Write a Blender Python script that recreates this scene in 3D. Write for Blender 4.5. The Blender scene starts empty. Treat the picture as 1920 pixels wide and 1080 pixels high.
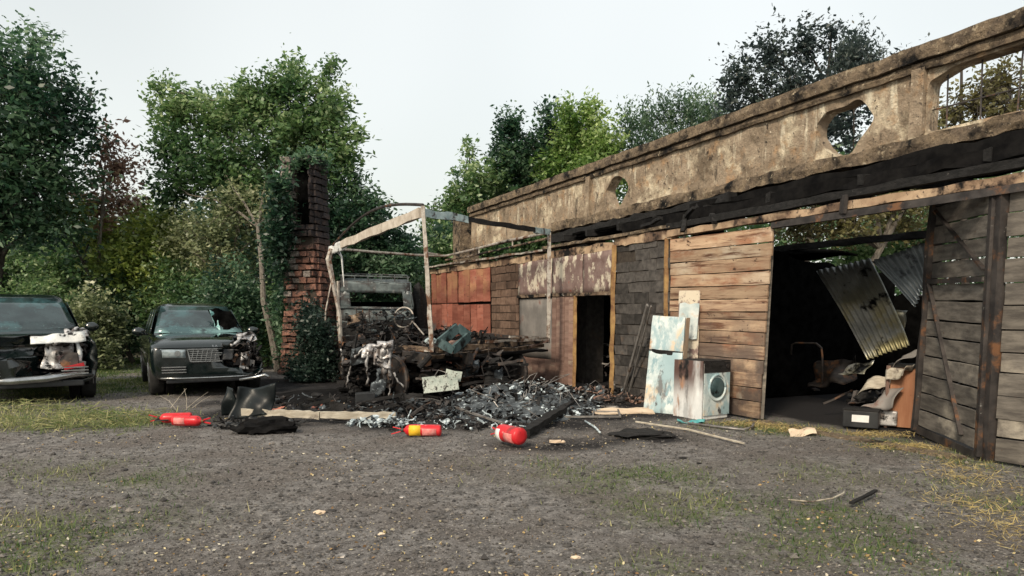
import bpy, bmesh, math, random
import numpy as np
from math import sin, cos, tan, pi, radians, hypot, atan2, sqrt
from mathutils import Vector, Matrix, noise as mnoise
R = random.Random(7)
NR = np.random.RandomState(7)
SC = bpy.context.scene
COL = SC.collection

# ------------------------------------------------------------------ camera, sky, sun, exposure
F = 1319.0; TH = radians(6); CY = 590 + F * tan(TH); H = 1.63
cam_d = bpy.data.cameras.new('camera'); cam = bpy.data.objects.new('camera', cam_d); COL.objects.link(cam)
cam.location = (0, 0, H); cam.rotation_euler = (pi / 2 - TH, 0, 0)
cam_d.sensor_width = 36; cam_d.lens = F / 1920 * 36; cam_d.shift_y = (CY - 540) / 1920
cam_d.clip_start = .05; cam_d.clip_end = 2000
SC.camera = cam
SC.view_settings.view_transform = 'Standard'; SC.view_settings.look = 'None'
SC.view_settings.exposure = 0; SC.view_settings.gamma = 1
SUN_EL = radians(38); SUN_AZ = radians(-150)      # from behind the camera, to its left
w = bpy.data.worlds.new('World'); SC.world = w; w.use_nodes = True
nt = w.node_tree; nt.nodes.clear()
out = nt.nodes.new('ShaderNodeOutputWorld')
bg1 = nt.nodes.new('ShaderNodeBackground'); bg2 = nt.nodes.new('ShaderNodeBackground'); add = nt.nodes.new('ShaderNodeAddShader')
sky = nt.nodes.new('ShaderNodeTexSky'); sky.sky_type = 'NISHITA'; sky.sun_disc = False
sky.sun_elevation = SUN_EL; sky.sun_rotation = radians(210); sky.air_density = 1.5; sky.dust_density = 4
bg1.inputs[1].default_value = .05
nt.links.new(sky.outputs[0], bg1.inputs[0])
# the overcast veil over the whole sky: soft cloud tones
tc = nt.nodes.new('ShaderNodeTexCoord'); ns = nt.nodes.new('ShaderNodeTexNoise'); ns.inputs['Scale'].default_value = 1.4
ns.inputs['Detail'].default_value = 2
cr = nt.nodes.new('ShaderNodeValToRGB')
cr.color_ramp.elements[0].position = .3; cr.color_ramp.elements[0].color = (.62, .635, .60, 1)
cr.color_ramp.elements[1].position = .7; cr.color_ramp.elements[1].color = (.82, .825, .785, 1)
nt.links.new(tc.outputs['Generated'], ns.inputs['Vector']); nt.links.new(ns.outputs[0], cr.inputs[0]); nt.links.new(cr.outputs[0], bg2.inputs[0])
bg2.inputs[1].default_value = 1.0
nt.links.new(bg1.outputs[0], add.inputs[0]); nt.links.new(bg2.outputs[0], add.inputs[1]); nt.links.new(add.outputs[0], out.inputs[0])
sd = bpy.data.lights.new('sun', 'SUN'); sd.energy = 3.4; sd.angle = radians(10); sd.color = (1, .86, .68)
so = bpy.data.objects.new('sun', sd); COL.objects.link(so)
sdir = Vector((sin(SUN_AZ) * cos(SUN_EL), cos(SUN_AZ) * cos(SUN_EL), sin(SUN_EL)))
so.rotation_euler = sdir.to_track_quat('Z', 'Y').to_euler()

# ------------------------------------------------------------------ measuring helpers (photo pixel -> point of the place)
def ray(u, v):
    y = -(v - CY) / F
    return Vector(((u - 960) / F, cos(TH) + y * sin(TH), -sin(TH) + y * cos(TH)))
def G(u, v, z=0.):
    d = ray(u, v); return Vector((0, 0, H)) + d * ((z - H) / d.z)
def D(u, v, Y):
    d = ray(u, v); return Vector((0, 0, H)) + d * (Y / d.y)
A0 = G(1070, 725); B0 = G(1835, 862)
WR = (B0 - A0).normalized(); NI = Vector((-WR.y, WR.x, 0)); PHI = atan2(WR.y, WR.x)
if NI.y < 0: NI = -NI
def W(s, n, z): return A0 + WR * s + NI * n + Vector((0, 0, z))
def S(u, v, n=0.):
    d = ray(u, v); p = A0 + NI * n - Vector((0, 0, H)); p.z = 0
    t = p.dot(NI) / d.dot(NI); q = Vector((0, 0, H)) + d * t
    return (q - A0).dot(WR), q.z

# ------------------------------------------------------------------ materials
def _noise(nt, vec, scale, detail=5, st=None, rough=.6):
    if st:
        mp = nt.nodes.new('ShaderNodeMapping'); mp.inputs['Scale'].default_value = st
        nt.links.new(vec, mp.inputs[0]); vec = mp.outputs[0]
    n = nt.nodes.new('ShaderNodeTexNoise'); n.inputs['Scale'].default_value = scale
    n.inputs['Detail'].default_value = detail; n.inputs['Roughness'].default_value = rough
    nt.links.new(vec, n.inputs['Vector']); return n.outputs[0]
def _ramp(nt, fac, lo, hi, a=0., b=1.):
    m = nt.nodes.new('ShaderNodeMapRange'); m.inputs[1].default_value = lo; m.inputs[2].default_value = hi
    m.inputs[3].default_value = a; m.inputs[4].default_value = b
    m.interpolation_type = 'SMOOTHSTEP' if hi > lo else 'LINEAR'
    nt.links.new(fac, m.inputs[0]); return m.outputs[0]
def _math(nt, op, a, b):
    m = nt.nodes.new('ShaderNodeMath'); m.operation = op
    for i, x in enumerate((a, b)):
        if isinstance(x, (int, float)): m.inputs[i].default_value = x
        else: nt.links.new(x, m.inputs[i])
    return m.outputs[0]
def _mix(nt, fac, a, b, mode='MIX'):
    m = nt.nodes.new('ShaderNodeMix'); m.data_type = 'RGBA'; m.blend_type = mode
    for i, x in ((0, fac), (6, a), (7, b)):
        if isinstance(x, (int, float)): m.inputs[i].default_value = x
        elif isinstance(x, tuple): m.inputs[i].default_value = (*x, 1)
        else: nt.links.new(x, m.inputs[i])
    return m.outputs[2]
def M(name, c0, c1, scale=6, st=None, rough=.9, metal=0., bump=.3, bscale=40, layers=(), rnd=.0, spec=.3, bdist=.01, rv=0., coat=0.):
    """layers: (colour, scale, lo, hi, stretch or None, (z0, z1, v0, v1) or None)"""
    m = bpy.data.materials.new(name); m.use_nodes = True; nt = m.node_tree
    b = nt.nodes['Principled BSDF']; tc = nt.nodes.new('ShaderNodeTexCoord'); vec = tc.outputs['Object']
    oi = nt.nodes.new('ShaderNodeObjectInfo')
    va = nt.nodes.new('ShaderNodeVectorMath'); va.operation = 'MULTIPLY_ADD'
    sc = nt.nodes.new('ShaderNodeCombineXYZ')
    for i in range(3): nt.links.new(oi.outputs['Random'], sc.inputs[i])
    nt.links.new(sc.outputs[0], va.inputs[0]); va.inputs[1].default_value = (37, 53, 71); nt.links.new(vec, va.inputs[2])
    vec = va.outputs[0]
    n = _noise(nt, vec, scale, 6, st)
    col = _mix(nt, _ramp(nt, n, .3, .7), c0, c1)
    geo = nt.nodes.new('ShaderNodeNewGeometry'); sep = nt.nodes.new('ShaderNodeSeparateXYZ'); nt.links.new(geo.outputs['Position'], sep.inputs[0])
    for L in layers:
        c, s, lo, hi, lst, zz = L
        f = _ramp(nt, _noise(nt, vec, s, 6, lst, .65), lo, hi)
        if zz: f = _math(nt, 'MULTIPLY', f, _ramp(nt, sep.outputs[2], zz[0], zz[1], zz[2], zz[3]))
        col = _mix(nt, f, col, c)
    if rnd:
        k = _ramp(nt, oi.outputs['Random'], 0, 1, 1 - rnd, 1 + rnd)
        cc = nt.nodes.new('ShaderNodeCombineColor')
        for i in range(3): nt.links.new(k, cc.inputs[i])
        col = _mix(nt, 1., col, cc.outputs[0], 'MULTIPLY')
    nt.links.new(col, b.inputs['Base Color'])
    b.inputs['Roughness'].default_value = rough; b.inputs['Metallic'].default_value = metal
    b.inputs['Specular IOR Level'].default_value = spec
    if coat: b.inputs['Coat Weight'].default_value = coat; b.inputs['Coat Roughness'].default_value = .05
    if rv: nt.links.new(_ramp(nt, n, .3, .7, max(.02, rough - rv), min(1, rough + rv)), b.inputs['Roughness'])
    if bump:
        bn = _noise(nt, vec, bscale, 6, st, .7)
        bp = nt.nodes.new('ShaderNodeBump'); bp.inputs['Strength'].default_value = bump; bp.inputs['Distance'].default_value = bdist
        nt.links.new(bn, bp.inputs['Height']); nt.links.new(bp.outputs[0], b.inputs['Normal'])
    return m
def leaf_mat(name, cols, trans=.35, rough=.42):
    m = bpy.data.materials.new(name); m.use_nodes = True; nt = m.node_tree
    b = nt.nodes['Principled BSDF']; at = nt.nodes.new('ShaderNodeAttribute'); at.attribute_name = 'tint'
    cr = nt.nodes.new('ShaderNodeValToRGB'); el = cr.color_ramp.elements
    while len(el) < len(cols): el.new(.5)
    for i, c in enumerate(cols): el[i].position = i / (len(cols) - 1); el[i].color = (*c, 1)
    nt.links.new(at.outputs['Fac'], cr.inputs[0]); nt.links.new(cr.outputs[0], b.inputs['Base Color'])
    b.inputs['Roughness'].default_value = rough; b.inputs['Specular IOR Level'].default_value = .5 if trans > .3 else .2
    if trans:
        tr = nt.nodes.new('ShaderNodeBsdfTranslucent'); mx = nt.nodes.new('ShaderNodeMixShader'); mx.inputs[0].default_value = trans
        hs = nt.nodes.new('ShaderNodeHueSaturation'); hs.inputs['Value'].default_value = 1.5; hs.inputs['Saturation'].default_value = 1.1
        nt.links.new(cr.outputs[0], hs.inputs['Color']); nt.links.new(hs.outputs[0], tr.inputs[0])
        nt.links.new(b.outputs[0], mx.inputs[1]); nt.links.new(tr.outputs[0], mx.inputs[2])
        nt.links.new(mx.outputs[0], nt.nodes['Material Output'].inputs[0])
    return m
SOOT = (.006, .006, .0065)
mt = {}
mt['concrete'] = M('stained_concrete', (.24, .185, .13), (.40, .32, .235), 2.2, None, .95, 0, 1., 9, [
    ((.70, .61, .45), 1.5, .50, .66, None, None), ((.74, .67, .52), 4, .54, .66, (1, 1, .16), (4.0, 4.5, .1, 1)), ((.15, .115, .08), 1.3, .48, .70, None, None), ((.40, .26, .15), 3.5, .52, .72, None, None),
    ((.085, .068, .052), 5, .58, .70, (1, 1, .22), None), ((.055, .042, .034), 9, .60, .68, None, None), ((.07, .055, .045), 34, .63, .68, None, None), ((.70, .62, .48), 22, .64, .70, (1, 1, .5), None)], bdist=.07)
mt['concrete_rough'] = M('spalled_concrete', (.13, .10, .075), (.30, .23, .155), 6, None, .97, 0, 1., 14, [
    (SOOT, 2.4, .47, .66, None, None), ((.45, .37, .26), 9, .58, .68, None, None), ((.62, .56, .46), 26, .66, .70, None, None), ((.05, .04, .035), 20, .60, .66, None, None)], bdist=.09)
mt['plank'] = M('scorched_planks', (.31, .20, .13), (.54, .39, .26), 1.6, (.6, 3, 5), .8, 0, .8, 20, [
    ((.32, .15, .085), 1.8, .50, .70, (.7, 2, 2), None), ((.60, .50, .38), 1.3, .50, .68, (.7, 1, 1), (1.6, 2.6, .15, 1)), ((.13, .06, .035), 2.6, .50, .66, (.35, 3, 5), None),
    ((.06, .03, .02), 10, .60, .68, (.5, 1, 1), None), ((.12, .09, .075), 1.4, .30, .56, None, (2.0, .9, 0, 1)),
    ((.42, .38, .31), 3, .52, .7, None, (1.1, .3, 0, .8))], rnd=.24, rv=.1, bdist=.015)
mt['greyplank'] = M('smoked_planks', (.075, .066, .058), (.19, .17, .145), 3, (1, 2, 5), .8, 0, .5, 22, [
    ((.05, .047, .045), 1.5, .45, .7, None, (1.6, 2.6, .2, 1)), ((.46, .41, .33), 2.2, .5, .72, (.7, 1, 1), (1.7, .3, 0, .9)),
    ((.10, .06, .04), 12, .66, .72, None, None)], rnd=.15)
mt['redplank'] = M('faded_red_boards', (.25, .080, .055), (.38, .15, .105), 3, (2, 2, .3), .8, 0, .5, 16, [
    ((.42, .22, .12), 1.3, .42, .64, None, (1.9, 2.6, 0, 1)), ((.20, .19, .18), .9, .57, .68, (1, 1, .6), None), ((.10, .04, .03), 9, .58, .70, (2, 2, .5), None)], rnd=.26)
mt['brownplank'] = M('brown_boards', (.17, .10, .08), (.30, .20, .16), 3, (3, 3, .25), .85, 0, .6, 22, [
    ((.34, .28, .22), 2.5, .55, .7, (2, 2, .3), None), ((.06, .04, .035), 2, .62, .75, None, None)], rnd=.12)
mt['greydoor'] = M('grey_sheet_door', (.17, .16, .15), (.28, .26, .24), 2.5, None, .7, .2, .3, 30, [((.18, .09, .07), 2.5, .55, .72, None, None)])
mt['peel'] = M('peeling_rust_sheet', (.17, .11, .10), (.27, .20, .18), 4, None, .75, .2, .5, 22, [
    ((.62, .56, .45), 3.2, .50, .58, (1, 1, .7), None), ((.30, .09, .06), 4, .60, .72, None, None), ((.10, .06, .05), 12, .62, .7, None, None)])
mt['rustframe'] = M('rusted_frame', (.22, .12, .06), (.42, .27, .11), 6, None, .8, .1, .4, 30, [((.14, .07, .04), 4, .52, .7, None, None)])
mt['tanwood'] = M('pale_scorched_beam', (.34, .23, .15), (.52, .39, .26), 3, None, .85, 0, .6, 18, [
    ((.13, .085, .06), 1.3, .44, .60, None, None), (SOOT, 2.6, .52, .62, None, None), ((.07, .05, .04), 16, .6, .68, None, None)])
mt['blockbrown'] = M('brown_breeze_block', (.115, .072, .052), (.18, .12, .088), 9, None, .98, 0, .9, 60, [((.06, .04, .03), 3, .5, .75, None, None), ((.30, .24, .19), 22, .68, .74, None, None)], rnd=.28, bdist=.015)
mt['blockdark'] = M('smoked_breeze_block', (.040, .037, .035), (.085, .078, .072), 9, None, .98, 0, .9, 60, [((.11, .08, .06), 2.4, .55, .75, None, (1.9, 1.2, .15, 1))], rnd=.38, bdist=.015)
mt['mortar'] = M('sooty_mortar', (.035, .028, .024), (.06, .05, .04), 12, None, 1, 0, .6, 60)
mt['brick'] = M('old_red_brick', (.17, .080, .058), (.32, .17, .125), 7, None, .95, 0, .9, 40, [
    ((.20, .17, .15), 4, .60, .74, None, None), ((.030, .028, .031), 2.2, .05, .30, None, (3.0, 3.8, .0, 1)), ((.06, .045, .04), 1.3, .45, .62, None, None), ((.09, .05, .04), 8, .56, .7, None, None)], rnd=.3, bdist=.02)
mt['brickgrey'] = M('grey_lime_brick', (.16, .14, .125), (.30, .265, .235), 7, None, .95, 0, .9, 40, [((.04, .038, .038), 3, .5, .72, None, None)], rnd=.3, bdist=.02)
mt['soot'] = M('soot_black', (.004, .004, .0045), (.012, .0115, .0115), 6, None, .95, 0, .6, 25, spec=.08)
mt['shadesoot'] = M('shade_soot', (.002, .002, .002), (.006, .006, .006), 6, None, 1, 0, .3, 25, spec=0.)  # soot made extra dark to carry the shade of interiors and holes
mt['char'] = M('charred_timber', (.006, .006, .006), (.022, .021, .021), 4, (1, 3, 6), .8, 0, .9, 14, [((.16, .15, .14), 10, .66, .74, None, None)], bdist=.02)
mt['charmetal'] = M('burnt_steel', (.035, .032, .032), (.085, .075, .07), 5, None, .6, .5, .4, 25, [((.21, .105, .055), 4, .53, .68, None, None), ((.30, .29, .27), 9, .66, .74, None, None)])
mt['rail'] = M('blistered_rail_paint', (.30, .27, .24), (.50, .47, .42), 7, None, .6, .3, .4, 30, [((.15, .08, .05), 5, .48, .62, None, None), (SOOT, 3.3, .56, .70, None, None)])
mt['bluerail'] = M('scorched_blue_paint', (.26, .36, .38), (.46, .56, .57), 7, None, .55, .2, .3, 30, [((.08, .07, .07), 5, .52, .62, None, None)])
mt['orail'] = M('rust_orange_rail', (.11, .075, .055), (.26, .19, .13), 7, None, .75, .2, .4, 30, [(SOOT, 4, .44, .58, None, None), ((.45, .42, .38), 6, .6, .7, None, None)])
mt['tealsteel'] = M('dark_teal_steel', (.04, .075, .08), (.09, .14, .145), 6, None, .6, .2, .3, 30, [(SOOT, 4, .52, .66, None, None)])
mt['canvas'] = M('scorched_canvas_strip', (.40, .35, .29), (.58, .53, .46), 5, None, .9, 0, .4, 30, [((.12, .09, .07), 3, .58, .72, None, None)])
mt['cab'] = M('burnt_cab_steel', (.055, .07, .075), (.14, .17, .175), 4, None, .6, .3, .3, 20, [((.045, .04, .04), 3, .45, .62, None, None), ((.30, .32, .32), 6, .58, .7, None, None)])
mt['meltalu'] = M('melted_aluminium', (.40, .39, .39), (.68, .67, .66), 9, None, .45, .5, .6, 40, [((.14, .12, .11), 5, .44, .60, None, None), (SOOT, 7, .52, .62, None, None)])
mt['ash'] = M('grey_ash', (.035, .041, .046), (.12, .14, .155), 7, None, 1, 0, 1, 60, [((.46, .52, .55), 9, .56, .66, None, None), (SOOT, 3.5, .50, .62, None, None)], bdist=.02)
mt['ashflake'] = M('pale_ash_flakes', (.26, .32, .35), (.66, .74, .77), 9, None, .9, 0, .5, 60, [(SOOT, 5, .54, .64, None, None)])
mt['white'] = M('burnt_white_enamel', (.38, .48, .50), (.68, .73, .71), 4, None, .45, 0, .5, 9, [((.62, .50, .36), 1.8, .54, .66, None, None), ((.16, .17, .17), 2.6, .56, .66, (1, 1, .35), None), ((.22, .34, .38), 7, .56, .64, (1, 1, .4), None),
    ((.30, .42, .45), 3, .48, .58, (1, 1, .5), None), ((.45, .27, .14), 1.5, .60, .70, None, None), ((.05, .045, .045), 7, .62, .70, (1, 1, .5), None)], spec=.5)
mt['washer'] = M('smoked_white_enamel', (.62, .64, .64), (.78, .79, .78), 4, None, .35, 0, .2, 20, [
    ((.11, .065, .055), 1.5, .40, .58, (1, 1, .22), (.15, .75, 0, 1)), ((.38, .22, .14), 3.5, .52, .64, (1, 1, .3), None), ((.42, .38, .36), 3, .52, .7, (1, 1, .3), None), (SOOT, 2.8, .58, .68, (1, 1, .4), (.1, .8, .3, 1))], spec=.5)
mt['cream'] = M('cream_board', (.55, .42, .30), (.68, .56, .42), 4, None, .8, 0, .2, 30, [((.2, .13, .09), 3, .6, .72, None, None)])
mt['carpaint'] = M('dark_green_black_paint', (.002, .006, .006), (.004, .009, .009), 3, None, .20, .0, 0, 20, [((.10, .10, .09), 14, .70, .80, None, None)], spec=.6, coat=.8, rv=.12)
mt['glassdark'] = M('dark_car_glass', (.010, .02, .022), (.02, .035, .038), 3, None, .06, 0, 0, 20, spec=1.)
mt['crackglass'] = M('crazed_windscreen', (.012, .022, .025), (.03, .05, .055), 3, None, .12, 0, .05, 60, [((.26, .50, .50), 4.2, .34, .50, None, (1.36, 1.18, 0, 1)), ((.04, .09, .10), 2.0, .45, .60, None, None), ((.3, .5, .5), 20, .60, .66, None, (1.5, 1.2, 0, .8))], spec=.9)
mt['tealglass'] = M('crazed_teal_glass', (.10, .26, .26), (.35, .60, .58), 14, None, .3, 0, .4, 40, spec=.8)
mt['chrome'] = M('bright_trim', (.30, .31, .31), (.48, .49, .49), 8, None, .25, .9, .1, 30)
mt['lamp'] = M('headlamp_glass', (.20, .25, .27), (.42, .48, .50), 14, None, .1, .3, .1, 30, spec=1)
mt['tyre'] = M('black_rubber', (.014, .014, .014), (.03, .03, .029), 10, None, .8, 0, .3, 40)
mt['rim'] = M('dusty_alloy', (.07, .07, .07), (.14, .14, .14), 8, None, .5, .6, .2, 30)
mt['plastic'] = M('black_plastic', (.018, .019, .021), (.036, .038, .040), 5, None, .45, 0, .2, 30)
mt['blacktrim'] = M('black_bumper_skin', (.004, .006, .007), (.010, .014, .015), 4, None, .38, 0, .2, 20, [((.05, .06, .06), 8, .6, .7, None, None)], spec=.25)
mt['melted'] = M('melted_white_plastic', (.48, .50, .50), (.75, .76, .74), 8, None, .4, 0, .4, 25, [(SOOT, 6, .56, .62, None, None), ((.35, .3, .27), 4, .6, .7, None, None)])
mt['redpaint'] = M('red_cylinder_paint', (.50, .012, .02), (.62, .03, .035), 6, None, .32, 0, .05, 30, [((.22, .03, .03), 5, .54, .68, None, None), ((.62, .30, .28), 11, .62, .70, None, None), ((.06, .02, .02), 16, .64, .70, None, None)], spec=.4)
mt['pink'] = M('pink_red_label', (.62, .16, .15), (.75, .30, .27), 20, None, .6, 0, 0, 30)
mt['yellow'] = M('yellow_label', (.75, .42, .02), (.80, .52, .04), 12, None, .5, 0, 0, 30, [((.25, .08, .02), 60, .62, .66, None, None)])
mt['whitepaint'] = M('white_label', (.66, .66, .64), (.78, .78, .76), 12, None, .5, 0, 0, 30)
mt['redlamp'] = M('red_lens', (.45, .02, .03), (.6, .05, .06), 9, None, .2, 0, 0, 30, spec=.7)
mt['zinc'] = M('corrugated_zinc', (.17, .18, .175), (.33, .345, .34), 2.2, None, .45, .7, .3, 20, [((.22, .20, .11), 1.4, .42, .62, None, (2.4, 1.5, 0, 1)), (SOOT, 2.6, .58, .68, None, None)])
mt['zincblue'] = M('blue_grey_zinc', (.20, .23, .25), (.40, .44, .46), 2.2, None, .45, .7, .3, 20, [((.05, .055, .07), 2.6, .55, .68, None, None)])
mt['teal'] = M('teal_rag_cloth', (.05, .26, .27), (.16, .42, .42), 9, None, .9, 0, .5, 50)
mt['palewood'] = M('pale_dirty_wood', (.32, .28, .22), (.50, .46, .38), 5, (1, 3, 5), .85, 0, .4, 30, [((.08, .06, .05), 3, .54, .68, None, None)])
mt['greypipe'] = M('grey_galvanised_pipe', (.20, .19, .18), (.36, .34, .32), 6, None, .5, .6, .2, 30, [((.12, .08, .06), 4, .56, .7, None, None)])
mt['cabinet'] = M('orange_brown_cabinet', (.26, .11, .055), (.36, .18, .10), 3, (4, 4, .4), .6, 0, .3, 30, [(SOOT, 2, .56, .7, None, None)])
mt['plate'] = M('scorched_plate', (.36, .42, .38), (.58, .62, .56), 9, None, .6, .1, .3, 30, [((.05, .05, .045), 9, .54, .60, None, None), ((.16, .15, .13), 30, .56, .62, None, None)])
mt['bark'] = M('bark', (.10, .085, .07), (.22, .20, .17), 6, (3, 3, .6), .95, 0, .9, 25, bdist=.03)
mt['bark_dark'] = M('dark_bark', (.035, .030, .027), (.08, .07, .06), 6, (3, 3, .6), .95, 0, .9, 25, bdist=.03)
mt['straw'] = leaf_mat('straw', [(.28, .20, .08), (.42, .33, .14), (.55, .47, .25)], .2, .8)
mt['grass'] = leaf_mat('grass', [(.05, .095, .03), (.11, .15, .055), (.25, .26, .11), (.46, .42, .22)], .25, .7)
mt['dryleaf'] = leaf_mat('dry_leaves', [(.20, .12, .06), (.38, .26, .12), (.55, .46, .24), (.62, .58, .48)], .1, .8)
mt['pebble'] = leaf_mat('pebbles', [(.04, .038, .038), (.09, .085, .08), (.17, .155, .14), (.36, .34, .31)], 0, .85)
LF = {}  # longer ramps end in a pale stop that paints sky glints on leaves
LF['bluegreen'] = leaf_mat('blue_green_leaves', [(.016, .042, .028), (.042, .095, .052), (.10, .175, .095), (.26, .36, .24)])
LF['green'] = leaf_mat('mid_green_leaves', [(.026, .062, .028), (.075, .145, .058), (.16, .25, .10), (.42, .50, .28)])
LF['yellow'] = leaf_mat('yellow_green_leaves', [(.06, .10, .03), (.19, .25, .06), (.46, .50, .14)])
LF['olive'] = leaf_mat('pale_olive_leaves', [(.06, .085, .04), (.17, .20, .10), (.34, .37, .21), (.62, .62, .44)])
LF['rust'] = leaf_mat('reddish_dry_leaves', [(.16, .10, .08), (.30, .19, .14), (.38, .32, .18)])
LF['purple'] = leaf_mat('dark_purplish_leaves', [(.022, .034, .038), (.045, .065, .062), (.10, .13, .11)])
LF['willow'] = leaf_mat('grey_green_willow_leaves', [(.035, .07, .045), (.08, .14, .08), (.18, .25, .14)])
LF['bright'] = leaf_mat('bright_green_leaves', [(.045, .10, .030), (.12, .21, .055), (.22, .32, .10), (.44, .52, .24)])
LF['darkweed'] = leaf_mat('dark_weed_leaves', [(.006, .016, .013), (.016, .034, .027), (.045, .075, .055)])
LF['brownish'] = leaf_mat('browned_leaves', [(.072, .065, .029), (.174, .160, .072), (.290, .290, .131)])

# ------------------------------------------------------------------ mesh helpers
class MB:
    def __init__(s): s.v = []; s.f = []
    def add(s, vs, fs):
        o = len(s.v); s.v += [tuple(p) for p in vs]; s.f += [tuple(i + o for i in f) for f in fs]; return s
    def box(s, c, size, rot=None, jit=0):
        c = Vector(c); hx, hy, hz = [a / 2 for a in size]; vs = []
        for x in (-hx, hx):
            for y in (-hy, hy):
                for z in (-hz, hz):
                    p = Vector((x, y, z))
                    if jit: p += Vector([R.uniform(-jit, jit) for _ in range(3)])
                    if rot is not None: p = rot @ p
                    vs.append(c + p)
        return s.add(vs, [(0, 1, 3, 2), (4, 6, 7, 5), (0, 4, 5, 1), (2, 3, 7, 6), (0, 2, 6, 4), (1, 5, 7, 3)])
    def bar(s, p0, p1, w, h, n=1, jit=0, up=(0, 0, 1)):
        """a bar of width w and height h from p0 to p1, n segments, uneven by jit"""
        p0, p1 = Vector(p0), Vector(p1); d = (p1 - p0).normalized(); up = Vector(up)
        if abs(d.dot(up)) > .97: up = Vector((1, 0, 0)) if abs(d.x) < .9 else Vector((0, 1, 0))
        sx = d.cross(up).normalized(); sy = sx.cross(d); vs = []; fs = []
        for i in range(n + 1):
            c = p0.lerp(p1, i / n)
            if jit and 0 < i < n: c = c + sx * R.uniform(-jit, jit) + sy * R.uniform(-jit, jit)
            for a, b in ((-1, -1), (1, -1), (1, 1), (-1, 1)):
                k = 1 + (R.uniform(-.2, .2) if jit else 0)
                vs.append(c + sx * a * w / 2 * k + sy * b * h / 2 * k)
        for i in range(n):
            for j in range(4):
                fs.append((i * 4 + j, i * 4 + (j + 1) % 4, i * 4 + 4 + (j + 1) % 4, i * 4 + 4 + j))
        fs += [(3, 2, 1, 0), tuple(n * 4 + j for j in range(4))]
        return s.add(vs, fs)
    def tube(s, pts, r, k=8, r1=None):
        pts = [Vector(p) for p in pts]; n = len(pts); vs = []; fs = []; prev = None
        for i, p in enumerate(pts):
            d = (pts[min(i + 1, n - 1)] - pts[max(i - 1, 0)])
            d = d.normalized() if d.length > 1e-6 else Vector((0, 0, 1))
            if prev is None: a = d.orthogonal().normalized()
            else:
                a = prev - d * prev.dot(d); a = a.normalized() if a.length > 1e-5 else d.orthogonal().normalized()
            prev = a; b = d.cross(a)
            rr = r[i] if isinstance(r, (list, tuple)) else (r if r1 is None else r + (r1 - r) * i / (n - 1))
            for j in range(k):
                t = 2 * pi * j / k; vs.append(p + (a * cos(t) + b * sin(t)) * rr)
        for i in range(n - 1):
            for j in range(k): fs.append((i * k + j, i * k + (j + 1) % k, (i + 1) * k + (j + 1) % k, (i + 1) * k + j))
        fs += [tuple(range(k))[::-1], tuple((n - 1) * k + j for j in range(k))]
        return s.add(vs, fs)
    def sheet(s, fn, nu, nv, t=.004):
        """closed thin slab over fn(u, v) -> Vector, u, v in 0..1"""
        P = [[Vector(fn(i / nu, j / nv)) for j in range(nv + 1)] for i in range(nu + 1)]; vs = []; fs = []
        for sgn in (0, 1):
            for i in range(nu + 1):
                for j in range(nv + 1):
                    a = P[min(i + 1, nu)][j] - P[max(i - 1, 0)][j]; b = P[i][min(j + 1, nv)] - P[i][max(j - 1, 0)]
                    nn = a.cross(b); nn = nn.normalized() if nn.length > 1e-9 else Vector((0, 0, 1))
                    vs.append(P[i][j] - nn * t * sgn)
        m = (nu + 1) * (nv + 1); q = lambda i, j, o=0: o * m + i * (nv + 1) + j
        for i in range(nu):
            for j in range(nv):
                fs.append((q(i, j), q(i + 1, j), q(i + 1, j + 1), q(i, j + 1))); fs.append((q(i, j, 1), q(i, j + 1, 1), q(i + 1, j + 1, 1), q(i + 1, j, 1)))
        for i in range(nu): fs += [(q(i, 0), q(i, 0, 1), q(i + 1, 0, 1), q(i + 1, 0)), (q(i, nv), q(i + 1, nv), q(i + 1, nv, 1), q(i, nv, 1))]
        for j in range(nv): fs += [(q(0, j), q(0, j + 1), q(0, j + 1, 1), q(0, j, 1)), (q(nu, j), q(nu, j, 1), q(nu, j + 1, 1), q(nu, j + 1))]
        return s.add(vs, fs)
    def prism(s, pts, ext):
        """polygon pts (3-D, in order) pushed along ext"""
        n = len(pts); ext = Vector(ext)
        return s.add([Vector(p) for p in pts] + [Vector(p) + ext for p in pts],
                     [tuple(range(n))[::-1], tuple(range(n, 2 * n))] + [(i, (i + 1) % n, (i + 1) % n + n, i + n) for i in range(n)])
    def blob(s, c, r, seed=0, amp=.35, fr=1.6, lvl=2):
        bm = bmesh.new(); bmesh.ops.create_icosphere(bm, subdivisions=lvl, radius=1)
        r = Vector(r) if not isinstance(r, (int, float)) else Vector((r, r, r)); vs = []
        for v in bm.verts:
            k = 1 + amp * mnoise.noise(v.co * fr + Vector((seed * 3.7, seed, 0)))
            k += amp * .6 * mnoise.noise(v.co * fr * 3 + Vector((seed, seed * 2.1, 5)))
            vs.append(Vector(c) + Vector((v.co.x * r.x, v.co.y * r.y, v.co.z * r.z)) * k)
        fs = [tuple(v.index for v in f.verts) for f in bm.faces]; bm.free(); return s.add(vs, fs)
    def mesh(s, name, m, smooth=False):
        me = bpy.data.meshes.new(name); me.from_pydata(s.v, [], s.f); me.materials.append(m)
        bm = bmesh.new(); bm.from_mesh(me); bmesh.ops.recalc_face_normals(bm, faces=bm.faces); bm.to_mesh(me); bm.free()
        if smooth:
            me.polygons.foreach_set('use_smooth', [True] * len(me.polygons))
        me.update(); return me
    def obj(s, name, m, parent=None, smooth=False, bevel=0, **tg):
        return put(name, s.mesh(name, mt[m] if isinstance(m, str) else m, smooth), parent, bevel, **tg)
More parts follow.
